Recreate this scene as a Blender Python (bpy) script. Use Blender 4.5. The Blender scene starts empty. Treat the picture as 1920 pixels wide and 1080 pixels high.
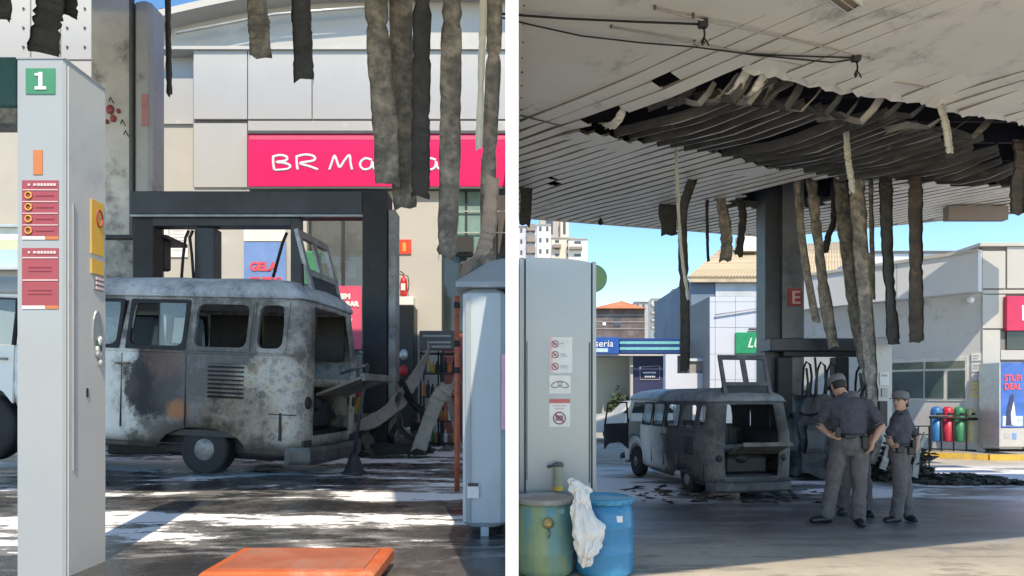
import bpy, bmesh, math, random
from mathutils import Vector, Matrix, noise as mnoise
random.seed(7)
S = bpy.context.scene
COL = S.collection
PI = math.pi
CAMZ = 1.65
F = 1200.0

# ------------------------------------------------------------ camera, sky, sun, exposure
cam_d = bpy.data.cameras.new("camera"); cam = bpy.data.objects.new("camera", cam_d); COL.objects.link(cam)
cam.location = (0, 0, CAMZ); cam.rotation_euler = (PI/2, 0, 0)
cam_d.sensor_width = 36; cam_d.lens = 36*F/1920; cam_d.shift_y = 200/1920
cam_d.clip_start = .05; cam_d.clip_end = 2000
S.camera = cam
SUN_EL, SUN_AZ = math.radians(52), math.radians(12)
W = bpy.data.worlds.new("World"); S.world = W; W.use_nodes = True
wt = W.node_tree; bg = wt.nodes['Background']
sky = wt.nodes.new('ShaderNodeTexSky'); sky.sky_type = 'NISHITA'; sky.sun_disc = False
sky.sun_elevation = SUN_EL; sky.sun_rotation = PI - SUN_AZ
sky.air_density = .85; sky.dust_density = .0; sky.ozone_density = 2.2
hs_ = wt.nodes.new('ShaderNodeHueSaturation'); hs_.inputs['Saturation'].default_value = 1.25; wt.links.new(sky.outputs[0], hs_.inputs['Color']); wt.links.new(hs_.outputs[0], bg.inputs[0]); bg.inputs[1].default_value = .15
sl = bpy.data.lights.new("sun", 'SUN'); sun = bpy.data.objects.new("sun", sl); COL.objects.link(sun)
sl.energy = 2.2; sl.angle = math.radians(.5); sl.color = (1, .95, .87)
sdir = Vector((math.cos(SUN_EL)*math.sin(SUN_AZ), -math.cos(SUN_EL)*math.cos(SUN_AZ), math.sin(SUN_EL)))
sun.rotation_euler = sdir.to_track_quat('Z', 'Y').to_euler()
S.view_settings.view_transform = 'Standard'; S.view_settings.look = 'None'
S.view_settings.gamma = 1; S.view_settings.use_curve_mapping = False
S.view_settings.exposure = 1.2
S.view_settings.use_white_balance = True; S.view_settings.white_balance_temperature = 8100; S.view_settings.white_balance_tint = 10

# ------------------------------------------------------------ materials
def new_mat(name):
    m = bpy.data.materials.new(name); m.use_nodes = True
    return m, m.node_tree, m.node_tree.nodes['Principled BSDF']
def nd(t, typ, **kw):
    n = t.nodes.new(typ)
    for k, v in kw.items(): setattr(n, k, v)
    return n
def ramp(t, stops, src):
    r = nd(t, 'ShaderNodeValToRGB'); e = r.color_ramp.elements
    while len(e) > 1: e.remove(e[-1])
    e[0].position = stops[0][0]; e[0].color = (*stops[0][1], 1) if len(stops[0][1]) == 3 else stops[0][1]
    for p, c in stops[1:]:
        x = e.new(p); x.color = (*c, 1)
    t.links.new(src, r.inputs[0]); return r.outputs[0]
def vramp(t, a, b, src):
    m = nd(t, 'ShaderNodeMapRange', interpolation_type='SMOOTHSTEP'); m.inputs[1].default_value = a; m.inputs[2].default_value = b
    t.links.new(src, m.inputs[0]); return m.outputs[0]
def mix(t, fac, a, b):
    m = nd(t, 'ShaderNodeMix', data_type='RGBA')
    for i, v in ((0, fac), (6, a), (7, b)):
        if hasattr(v, 'links'): t.links.new(v, m.inputs[i])
        elif isinstance(v, tuple): m.inputs[i].default_value = (*v, 1)
        else: m.inputs[i].default_value = v
    return m.outputs[2]
def math_(t, op, a, b=None):
    m = nd(t, 'ShaderNodeMath', operation=op)
    for i, v in ((0, a), (1, b)):
        if v is None: continue
        if hasattr(v, 'links'): t.links.new(v, m.inputs[i])
        else: m.inputs[i].default_value = v
    return m.outputs[0]
def noise(t, scale, vec=None, detail=5, rough=.6, mapping=None):
    n = nd(t, 'ShaderNodeTexNoise'); n.inputs['Scale'].default_value = scale
    n.inputs['Detail'].default_value = detail; n.inputs['Roughness'].default_value = rough
    if vec is not None:
        if mapping:
            mp = nd(t, 'ShaderNodeMapping'); mp.inputs['Scale'].default_value = mapping
            t.links.new(vec, mp.inputs[0]); vec = mp.outputs[0]
        t.links.new(vec, n.inputs['Vector'])
    return n.outputs['Fac']
def bump(t, b, src, strength, dist=.02):
    n = nd(t, 'ShaderNodeBump'); n.inputs['Strength'].default_value = strength; n.inputs['Distance'].default_value = dist
    t.links.new(src, n.inputs['Height']); t.links.new(n.outputs[0], b.inputs['Normal'])
def C3(c): return (c, c, c) if isinstance(c, (int, float)) else tuple(c)
def mat(name, col, rough=.6, metal=0, var=.12, scale=5, bmp=.05, dirt=None, dirt_amt=.5, world=False, stretch=None):
    """base colour with tonal variation and, if wanted, dirt patches of their own shape"""
    m, t, b = new_mat(name); col = C3(col)
    if world: vec = nd(t, 'ShaderNodeNewGeometry').outputs['Position']
    else: vec = nd(t, 'ShaderNodeTexCoord').outputs['Object']
    n1 = noise(t, scale, vec, mapping=stretch)
    lo = tuple(max(0, c*(1-var)) for c in col); hi = tuple(min(1, c*(1+var)) for c in col)
    c = ramp(t, [(.3, lo), (.7, hi)], n1)
    if dirt is not None:
        n2 = noise(t, scale*.6+.7, vec, 8, .7, mapping=stretch)
        f = vramp(t, .62-dirt_amt*.3, .72, n2)
        c = mix(t, f, c, C3(dirt))
    t.links.new(c, b.inputs['Base Color'])
    b.inputs['Roughness'].default_value = rough; b.inputs['Metallic'].default_value = metal
    n3 = noise(t, scale*9, vec, 4)
    if bmp: bump(t, b, n3, bmp)
    return m
def emit_free_glass(name, tint, rough=.03, alpha=.35):
    m, t, b = new_mat(name)
    b.inputs['Base Color'].default_value = (*tint, 1); b.inputs['Roughness'].default_value = rough
    b.inputs['Transmission Weight'].default_value = alpha; b.inputs['IOR'].default_value = 1.45
    return m

M = {}
M['white_wall'] = mat('white_wall', (.48, .465, .44), .7, var=.05, scale=1.2, dirt=(.55, .53, .49), dirt_amt=.2)
M['beige_wall'] = mat('beige_wall', (.46, .435, .39), .8, var=.05, scale=1.5, dirt=(.45, .42, .37), dirt_amt=.25)
M['grey_wall'] = mat('grey_wall', (.55, .55, .56), .8, var=.06, scale=1.0, dirt=(.4, .4, .4), dirt_amt=.2)
M['panel_white'] = mat('panel_white', (.46, .45, .43), .35, var=.04, scale=.8, bmp=.02, dirt=(.6, .59, .56), dirt_amt=.25)
M['partition_white'] = mat('partition_white', (.9, .9, .9), .5, var=.01, bmp=.0)
M['joint'] = mat('joint', (.2, .2, .2), .8)
M['pink'] = mat('pink_sign', (.78, .015, .13), .3, var=.06, scale=1.5, bmp=0)
M['pink_pale'] = mat('pink_poster', (.75, .10, .19), .4, var=.06, bmp=0)
M['sign_white'] = mat('sign_white', (.85, .85, .85), .4, var=.03, bmp=0)
M['char'] = mat('charred_paint', (.022, .024, .028), .55, var=.5, scale=3, bmp=.25, dirt=(.09, .088, .085), dirt_amt=.1)
M['char_post'] = mat('charred_post', (.016, .018, .023), .6, var=.5, scale=2.5, bmp=.2, dirt=(.08, .08, .085), dirt_amt=.0)
M['char_blue'] = mat('sooted_blue_steel', (.035, .042, .055), .5, var=.4, scale=2, bmp=.15)
M['dark_void'] = mat('dark_interior', (.03, .03, .032), .8, var=.4, scale=2)
M['rubber'] = mat('rubber', (.018, .018, .02), .75, var=.3, scale=8)
M['black_plastic'] = mat('black_plastic', (.03, .03, .033), .45)
M['steel'] = mat('scorched_steel', (.30, .30, .30), .45, .6, var=.3, scale=8, dirt=(.12, .08, .05), dirt_amt=.4)
M['scorched'] = mat('scorched_sheet', (.16, .15, .14), .6, .3, var=.5, scale=3, bmp=.2, dirt=(.16, .10, .06), dirt_amt=.5)
M['hub'] = mat('dull_hubcap', (.22, .22, .22), .5, .5, var=.4, scale=10, dirt=(.08, .07, .06), dirt_amt=.4)
M['tank_paint'] = mat('tank_paint', (.44, .51, .56), .35, var=.05, scale=1.5, bmp=.03, dirt=(.40, .42, .43), dirt_amt=.4)
M['groove_grey'] = mat('groove_grey', (.30, .31, .34), .6)
M['grey_paint'] = mat('grey_paint', (.355, .38, .395), .35, var=.05, scale=1.5, bmp=.02, dirt=(.35, .36, .37), dirt_amt=.3)
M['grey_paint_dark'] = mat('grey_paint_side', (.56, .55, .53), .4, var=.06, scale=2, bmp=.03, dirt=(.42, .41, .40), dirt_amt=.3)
M['pump_steel'] = mat('brushed_grey_panel', (.40, .41, .41), .38, .35, var=.05, scale=1.5, bmp=.02)
M['orange'] = mat('orange_plastic', (.58, .12, .035), .45, var=.10, scale=4, dirt=(.58, .27, .18), dirt_amt=.35)
M['orange_pole'] = mat('orange_pole', (.42, .10, .05), .5, var=.3, scale=8, dirt=(.12, .06, .05), dirt_amt=.5)
M['orange_decal'] = mat('orange_decal', (.60, .19, .06), .4, bmp=0)
M['yellow_decal'] = mat('yellow_decal', (.80, .45, .07), .4, bmp=0)
M['red_decal'] = mat('red_decal', (.36, .065, .08), .4, var=.08, bmp=0)
M['red'] = mat('red_paint', (.60, .03, .03), .35, bmp=0)
M['green_decal'] = mat('green_decal', (.05, .25, .13), .4, bmp=0)
M['green_sign'] = mat('green_sign', (.01, .30, .14), .35, bmp=0)
M['teal'] = mat('teal_fascia', (.02, .12, .13), .4, dirt=(.05, .07, .07), dirt_amt=.4)
M['blue_sign'] = mat('blue_fascia', (.012, .05, .20), .35, bmp=0)
M['blue_sign_light'] = mat('light_blue_fascia', (.012, .09, .36), .35, bmp=0)
M['teal_stripe'] = mat('teal_stripe', (.15, .50, .52), .4, bmp=0)
M['blue_poster'] = mat('blue_poster', (.17, .30, .62), .4, var=.15, scale=2, bmp=0)
M['navy_sign'] = mat('navy_sign', (.035, .045, .12), .5, bmp=0)
M['red_text'] = mat('red_text', (.80, .10, .14), .4, bmp=0)
M['concrete'] = mat('island_concrete', (.30, .29, .27), .85, var=.2, scale=3, bmp=.3, dirt=(.08, .08, .08), dirt_amt=.6)
M['kerb_yellow'] = mat('kerb_yellow', (.62, .38, .06), .7, var=.15, scale=4, dirt=(.25, .2, .12), dirt_amt=.35)
M['slat_white'] = mat('ceiling_slat_paint', (.86, .80, .69), .5, var=.09, scale=.35, bmp=.03, dirt=(.42, .39, .35), dirt_amt=.25, world=True)
M['slat_edge'] = mat('burnt_slat_edge', (.50, .46, .42), .5, var=.4, scale=2, world=True)
M['slat_gap'] = mat('shadow_line_flange', (.27, .245, .215), .8, var=.3, scale=2, world=True)  # flanges coloured dark to paint the shadow lines between slats
M['slat_burnt'] = mat('burnt_slat', (.085, .077, .068), .65, var=.5, scale=1.6, bmp=.3, dirt=(.26, .235, .21), dirt_amt=.15, world=True)
M['strip_char'] = mat('scorched_strip', (.115, .105, .095), .7, var=.55, scale=5, bmp=.25, dirt=(.42, .36, .30), dirt_amt=.75)
M['strip_dark'] = mat('blackened_strip', (.04, .038, .038), .7, var=.5, scale=4, bmp=.5, dirt=(.10, .09, .085), dirt_amt=.25)
M['strip_tan'] = mat('heat_tanned_strip', (.36, .27, .22), .6, var=.15, scale=3, bmp=.2, dirt=(.22, .18, .15), dirt_amt=.3)
M['strip_white'] = mat('unburnt_strip', (.64, .62, .57), .5, var=.1, scale=2, dirt=(.4, .37, .33), dirt_amt=.3)
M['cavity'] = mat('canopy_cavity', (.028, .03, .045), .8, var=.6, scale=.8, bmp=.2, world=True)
M['deck_white'] = mat('canopy_fascia', (.70, .69, .66), .5, var=.05, scale=.6)
M['glass_dark'] = mat('shop_glass', (.035, .05, .055), .06, var=.5, scale=.6, bmp=0)
M['glass_teal'] = mat('teal_glass', (.20, .33, .32), .1, var=.35, scale=.9, bmp=0)
M['glass_van'] = emit_free_glass('van_glass', (.55, .68, .75), .04, .85)
M['alu'] = mat('aluminium_frame', (.55, .55, .54), .35, .5)
M['dark_grey'] = mat('dark_grey_plastic', (.09, .095, .10), .5)
M['paper'] = mat('paper', (.78, .77, .74), .7, bmp=0)
M['ink'] = mat('ink', (.05, .05, .06), .6, bmp=0)
M['ink_grey'] = mat('grey_ink', (.42, .42, .44), .6, bmp=0)
M['ink_pink'] = mat('faded_red_ink', (.62, .20, .20), .5, bmp=0)
M['plastic_bag'] = mat('plastic_bag', (.78, .77, .75), .25, var=.08, scale=10, bmp=.4)
M['barrel_blue'] = mat('blue_barrel_plastic', (.02, .22, .42), .32, var=.12, scale=2, bmp=.03, dirt=(.05, .30, .50), dirt_amt=.2)
M['barrel_lid_blue'] = mat('blue_barrel_lid', (.03, .26, .42), .4, var=.2, scale=5)
M['barrel_lid_grey'] = mat('grey_barrel_lid', (.30, .28, .26), .6, var=.2, scale=6)
M['brass'] = mat('brass_tap', (.55, .42, .20), .3, .8)
M['roof_tile'] = mat('pale_clay_tile', (.50, .40, .27), .8, var=.25, scale=2.5, bmp=.2, dirt=(.33, .27, .2), dirt_amt=.3)
M['orange_roof'] = mat('orange_clay_roof', (.55, .20, .09), .8, var=.2, scale=1.5)
M['brick_dark'] = mat('weathered_dark_wall', (.15, .12, .115), .9, var=.35, scale=1.0, bmp=.2, dirt=(.28, .25, .24), dirt_amt=.25)
M['blue_grey_wall'] = mat('blue_grey_wall', (.15, .20, .27), .8, var=.15, scale=.6, dirt=(.22, .27, .33), dirt_amt=.3)
M['tower_white'] = mat('tower_white', (.70, .67, .63), .8, var=.06, scale=.1)
M['tower_grey'] = mat('tower_grey', (.42, .38, .36), .8, var=.1, scale=.1)
M['window_dark'] = mat('distant_window', (.08, .09, .11), .3)
M['road'] = mat('street_asphalt', (.20, .195, .185), .9, var=.15, scale=.6, world=True)
M['column_paint'] = mat('sooted_column_paint', (.16, .17, .19), .5, var=.3, scale=.9, bmp=.08, dirt=(.05, .05, .055), dirt_amt=.45)
M['column_light'] = mat('smoke_stained_column', (.58, .57, .55), .6, var=.22, scale=1.3, bmp=.08, dirt=(.10, .09, .085), dirt_amt=.45)
M['skin'] = mat('skin', (.50, .27, .19), .5, var=.06, scale=12, bmp=.02)
M['hair'] = mat('dark_hair', (.02, .014, .012), .6)
M['uniform'] = mat('grey_uniform_shirt', (.062, .062, .078), .85, var=.15, scale=9, bmp=.25)
M['trouser'] = mat('grey_uniform_trousers', (.125, .113, .112), .85, var=.15, scale=9, bmp=.25)
M['boot'] = mat('black_boots', (.012, .012, .013), .4)
M['bin_blue'] = mat('bin_blue', (.02, .16, .40), .4, dirt=(.03, .10, .22), dirt_amt=.2)
M['bin_red'] = mat('bin_red', (.50, .03, .06), .4)
M['bin_green'] = mat('bin_green', (.03, .22, .12), .4)
M['bin_yellow'] = mat('bin_cream', (.62, .60, .36), .4)
M['car_white'] = mat('car_white_paint', (.62, .63, .63), .25, bmp=0, var=.03)
M['debris'] = mat('burnt_debris', (.05, .045, .04), .85, var=.6, scale=12, bmp=.6, dirt=(.18, .15, .12), dirt_amt=.35)
M['bottle_yellow'] = mat('yellow_bottle', (.65, .42, .05), .3)
M['bottle_green'] = mat('green_bottle', (.03, .20, .10), .3)
M['bottle_orange'] = mat('orange_bottle', (.60, .18, .04), .3)
M['bottle_blue'] = mat('blue_bottle', (.03, .10, .45), .3)

M['column_blue'] = mat('pale_side_casing', (.40, .41, .43), .7, 0, var=.15, scale=.7, bmp=.03, dirt=(.07, .08, .10), dirt_amt=.3)
M['red_faded'] = mat('faded_red_sticker', (.48, .22, .24), .5, var=.2)
M['red_sign'] = mat('red_fire_sign', (.80, .07, .04), .4, bmp=0)
M['shop_inside'] = mat('shop_interior', (.10, .09, .09), .8, var=.4, scale=2)
M['glass_clear'] = emit_free_glass('door_glass', (.45, .5, .5), .03, .8)
M['pink_grey'] = mat('red_lower_panel', (.45, .12, .10), .6, var=.3, scale=2)
M['pale_sticker'] = mat('pale_window_film', (.75, .80, .78), .4, bmp=0)
M['green_pale'] = mat('pale_green_film', (.55, .68, .42), .4, bmp=0)
M['teal_pale'] = mat('pale_teal_film', (.42, .62, .68), .4, bmp=0)
M['alu_sooty'] = mat('sooty_aluminium', (.28, .30, .32), .4, .4, var=.3, scale=3)
M['smoked_panel'] = mat('smoked_panel', (.28, .28, .28), .5, var=.45, scale=2.5, dirt=(.06, .06, .06), dirt_amt=.5)
M['char_island'] = mat('sooted_island', (.04, .042, .046), .8, var=.4, scale=3, bmp=.3)
M['flaked_white'] = mat('flaked_white_metal', (.34, .34, .33), .6, var=.3, scale=6, bmp=.1, dirt=(.06, .055, .05), dirt_amt=.7)
M['grey_lid'] = mat('grey_lid', (.30, .34, .37), .4, var=.1, scale=2)
M['pink_pale2'] = mat('pink_label', (.75, .42, .55), .5, bmp=0)
M['ink_pale'] = mat('pale_print', (.72, .55, .55), .5, bmp=0)
M['ink_pinkish'] = mat('red_print', (.38, .05, .08), .5, bmp=0)
M['ink_grey2'] = mat('grey_label', (.22, .23, .24), .5, bmp=0)
M['steel_plate'] = mat('scuffed_plate', (.34, .36, .36), .4, .3, var=.2, scale=8)
M['green_black'] = mat('dark_green_hole', (.04, .09, .07), .5)
M['orange_top'] = mat('dusty_orange_lid', (.40, .12, .065), .6, var=.2, scale=5, dirt=(.34, .19, .14), dirt_amt=.5)
M['strip_tan2'] = mat('ash_grey_strip', (.33, .30, .27), .6, var=.2, scale=3, bmp=.2, dirt=(.16, .145, .13), dirt_amt=.45)
M['slat_scorched'] = mat('smoke_browned_slat', (.34, .31, .27), .6, var=.35, scale=1.5, bmp=.1, dirt=(.12, .11, .10), dirt_amt=.4, world=True)
M['warm_dull'] = mat('dull_warm_lamp_inset', (.30, .22, .13), .5, var=.2, scale=3)
M['red_e'] = mat('dull_red_sign', (.42, .05, .05), .5, bmp=0, var=.05)
M['ink_pinkpale'] = mat('pale_pink_letter', (.72, .45, .45), .5, bmp=0)
M['strip_rust'] = mat('rust_burnt_strip', (.07, .055, .045), .7, var=.6, scale=3, bmp=.5, dirt=(.26, .15, .11), dirt_amt=.3)
M['pink_edge'] = mat('pink_sticker_edge', (.78, .50, .50), .5, bmp=0)
M['ink_dim'] = mat('dim_print', (.28, .18, .19), .5, bmp=0)
M['ink_maroon'] = mat('maroon_print', (.24, .10, .12), .5, bmp=0)
M['red_decal2'] = mat('light_red_decal', (.62, .16, .14), .5, bmp=0)
M['ink_pinkish2'] = mat('pale_red_print', (.70, .40, .38), .5, bmp=0)
M['khaki'] = mat('khaki_tube', (.36, .34, .24), .5)
M['green_round'] = mat('green_round_sign', (.13, .28, .13), .4, bmp=0)
M['parapet_white'] = mat('parapet_white', (.62, .64, .68), .5, var=.04, scale=.6)
M['alu_white'] = mat('white_frame', (.62, .62, .60), .4)
M['glass_shop'] = mat('green_shop_glass', (.075, .115, .115), .08, var=.5, scale=.8, bmp=0)
M['glass_shop2'] = mat('upper_shop_glass', (.14, .16, .14), .08, var=.4, scale=.8, bmp=0)
M['yellow_pale'] = mat('pale_yellow_paper', (.70, .58, .25), .6, bmp=0)
M['pink_shade'] = mat('pink_side_sign', (.55, .02, .09), .35, bmp=0)
M['blue_poster2'] = mat('blue_freezer_poster', (.04, .14, .48), .35, var=.3, scale=3, bmp=0)
M['ice_pale'] = mat('ice_print', (.50, .58, .68), .5, var=.3, scale=10, bmp=0)
M['pavement'] = mat('pavement', (.30, .29, .27), .85, var=.15, scale=1.5, bmp=.1)
M['panel_blueish'] = mat('cool_white_panel', (.58, .62, .70), .4, var=.04, scale=.5)
M['ink_palegreen'] = mat('pale_green_letter', (.62, .78, .66), .5, bmp=0)
M['blue_board'] = mat('mid_blue_board', (.05, .14, .33), .5, bmp=0)
M['house_white'] = mat('house_white', (.50, .53, .56), .8, var=.2, scale=.6)
M['pale_green_wall'] = mat('pale_green_wall', (.46, .50, .43), .8, var=.08, scale=.6)
M['leaf'] = mat('dark_leaf', (.05, .085, .035), .7, var=.4, scale=8)
M['tower_lilac'] = mat('tower_lilac', (.50, .50, .56), .8, var=.06, scale=.1)
M['tower_brown'] = mat('tower_brown', (.26, .22, .20), .8, var=.1, scale=.1)
M['tower_cream'] = mat('tower_cream', (.66, .58, .48), .8, var=.06, scale=.1)
M['cap_grey'] = mat('grey_cap', (.16, .155, .16), .8, bmp=.15)
M['cap_dark'] = mat('dark_cap_peak', (.05, .05, .055), .6)
M['lip'] = mat('lips', (.35, .12, .10), .5, bmp=0)
def barrel_green_mat():
    m, t, b = new_mat('green_barrel_with_blue_paint'); v = nd(t, 'ShaderNodeTexCoord').outputs['Object']
    n = noise(t, 3.6, v, 9, .62, mapping=(1.3, 1.3, .35))
    c = ramp(t, [(.40, (.27, .33, .17)), (.50, (.20, .29, .17)), (.58, (.11, .25, .25)), (.68, (.09, .26, .33))], n)
    t.links.new(c, b.inputs['Base Color']); b.inputs['Roughness'].default_value = .4
    return m
M['barrel_green'] = barrel_green_mat()

def ground_mat(name, left):
    m, t, b = new_mat(name)
    pos = nd(t, 'ShaderNodeNewGeometry').outputs['Position']
    sx = nd(t, 'ShaderNodeSeparateXYZ'); t.links.new(pos, sx.inputs[0])
    big = noise(t, .35, pos, 6, .65); med = noise(t, 1.6, pos, 8, .7); fine = noise(t, 28, pos, 6, .7)
    if left:
        base = ramp(t, [(.35, (.022, .023, .026)), (.52, (.06, .058, .058)), (.68, (.14, .13, .12))], med)
        base = mix(t, vramp(t, .58, .75, fine), base, (.17, .155, .14))
        fo = math_(t, 'ADD', math_(t, 'MULTIPLY', noise(t, 1.0, pos, 10, .66, mapping=(.55, 2.0, 1)), .72), math_(t, 'MULTIPLY', noise(t, 5.5, pos, 8, .7, mapping=(.7, 1.8, 1)), .28))
        fband = nd(t, 'ShaderNodeFloatCurve')
        # more foam in two bands of distance, as it ran off in long tongues
        mp = nd(t, 'ShaderNodeMapRange'); mp.inputs[1].default_value = 2.5; mp.inputs[2].default_value = 14
        t.links.new(sx.outputs[1], mp.inputs[0]); t.links.new(mp.outputs[0], fband.inputs['Value'])
        cu = fband.mapping.curves[0]; pts = [(0, .28), (.06, .30), (.095, .60), (.145, .62), (.180, .30), (.24, .55), (.30, .40), (.38, .62), (.48, .70), (.62, .55), (1, .35)]
        cu.points[0].location = pts[0]; cu.points[1].location = pts[-1]
        for p in pts[1:-1]: cu.points.new(*p)
        fband.mapping.update()
        s = math_(t, 'ADD', fo, math_(t, 'MULTIPLY', math_(t, 'SUBTRACT', fband.outputs[0], .5), .30))
        foam = vramp(t, .532, .552, s)
        thin = math_(t, 'MULTIPLY', vramp(t, .46, .53, s), .22)
        f = math_(t, 'MAXIMUM', foam, thin)
        c = mix(t, f, base, (.88, .88, .89))
        rough = nd(t, 'ShaderNodeMapRange'); rough.inputs[3].default_value = .08; rough.inputs[4].default_value = .5
        t.links.new(vramp(t, .40, .62, med), rough.inputs[0]); r = math_(t, 'MAXIMUM', rough.outputs[0], math_(t, 'MULTIPLY', f, .6))
    else:
        dry = ramp(t, [(.3, (.37, .335, .28)), (.7, (.50, .455, .38))], med)
        dry = mix(t, math_(t, 'MULTIPLY', vramp(t, .56, .64, noise(t, 1.4, pos, 10, .7)), .35), dry, (.17, .16, .145))
        dry = mix(t, math_(t, 'MULTIPLY', vramp(t, .60, .66, noise(t, 7, pos, 8, .7)), .4), dry, (.22, .20, .18))
        dry = mix(t, math_(t, 'MULTIPLY', vramp(t, .6, .8, fine), .4), dry, (.26, .24, .21))
        wet = ramp(t, [(.35, (.055, .057, .064)), (.5, (.12, .12, .125)), (.65, (.20, .195, .19))], noise(t, 1.1, pos, 9, .72, mapping=(.5, 1.6, 1)))
        wet = mix(t, math_(t, 'MULTIPLY', vramp(t, .55, .75, fine), .5), wet, (.07, .07, .07))
        dist = math_(t, 'ADD', sx.outputs[1], math_(t, 'MULTIPLY', math_(t, 'SUBTRACT', big, .5), 3.0))
        wm = math_(t, 'MULTIPLY', vramp(t, 5.6, 8.6, dist), math_(t, 'SUBTRACT', 1, vramp(t, 13.0, 16.0, dist)))
        c = mix(t, wm, dry, wet)
        st_ = noise(t, 1.8, pos, 10, .72, mapping=(.35, 1.6, 1))
        c = mix(t, math_(t, 'MULTIPLY', math_(t, 'MULTIPLY', vramp(t, .54, .58, st_), .22), vramp(t, 6.0, 7.5, sx.outputs[1])), c, (.45, .46, .48))
        c = mix(t, math_(t, 'MULTIPLY', vramp(t, .46, .42, st_), .45), c, (.10, .097, .093))
        fo = noise(t, .9, pos, 9, .6, mapping=(.45, 1.5, 1))
        fm = math_(t, 'MULTIPLY', vramp(t, 9.4, 10.6, sx.outputs[1]), math_(t, 'SUBTRACT', 1, vramp(t, 14.0, 15.5, sx.outputs[1])))
        leftm = math_(t, 'MULTIPLY', vramp(t, 4.0, 2.0, sx.outputs[0]), .10)
        rightm = math_(t, 'MULTIPLY', vramp(t, 6.8, 8.4, sx.outputs[0]), .12)
        s = math_(t, 'ADD', fo, math_(t, 'ADD', leftm, rightm))
        foam = math_(t, 'MULTIPLY', vramp(t, .53, .55, s), fm)
        thin = math_(t, 'MULTIPLY', math_(t, 'MULTIPLY', vramp(t, .47, .56, s), .5), vramp(t, 8.0, 9.0, sx.outputs[1]))
        f = math_(t, 'MAXIMUM', foam, math_(t, 'MULTIPLY', thin, fm))
        c = mix(t, f, c, (.72, .74, .78))
        # far off: street asphalt
        c = mix(t, vramp(t, 21, 22, sx.outputs[1]), c, (.36, .345, .31))
        rr = nd(t, 'ShaderNodeMapRange'); rr.inputs[3].default_value = .85; rr.inputs[4].default_value = .32
        t.links.new(wm, rr.inputs[0]); r = math_(t, 'MAXIMUM', rr.outputs[0], math_(t, 'MULTIPLY', f, .6))
    t.links.new(c, b.inputs['Base Color']); t.links.new(r, b.inputs['Roughness'])
    h = math_(t, 'ADD', math_(t, 'MULTIPLY', fine, .4), math_(t, 'MULTIPLY', f, .8))
    bump(t, b, h, .35, .01)
    return m
M['ground_left'] = ground_mat('wet_forecourt_with_foam', True)
M['ground_right'] = ground_mat('concrete_forecourt', False)

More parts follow.
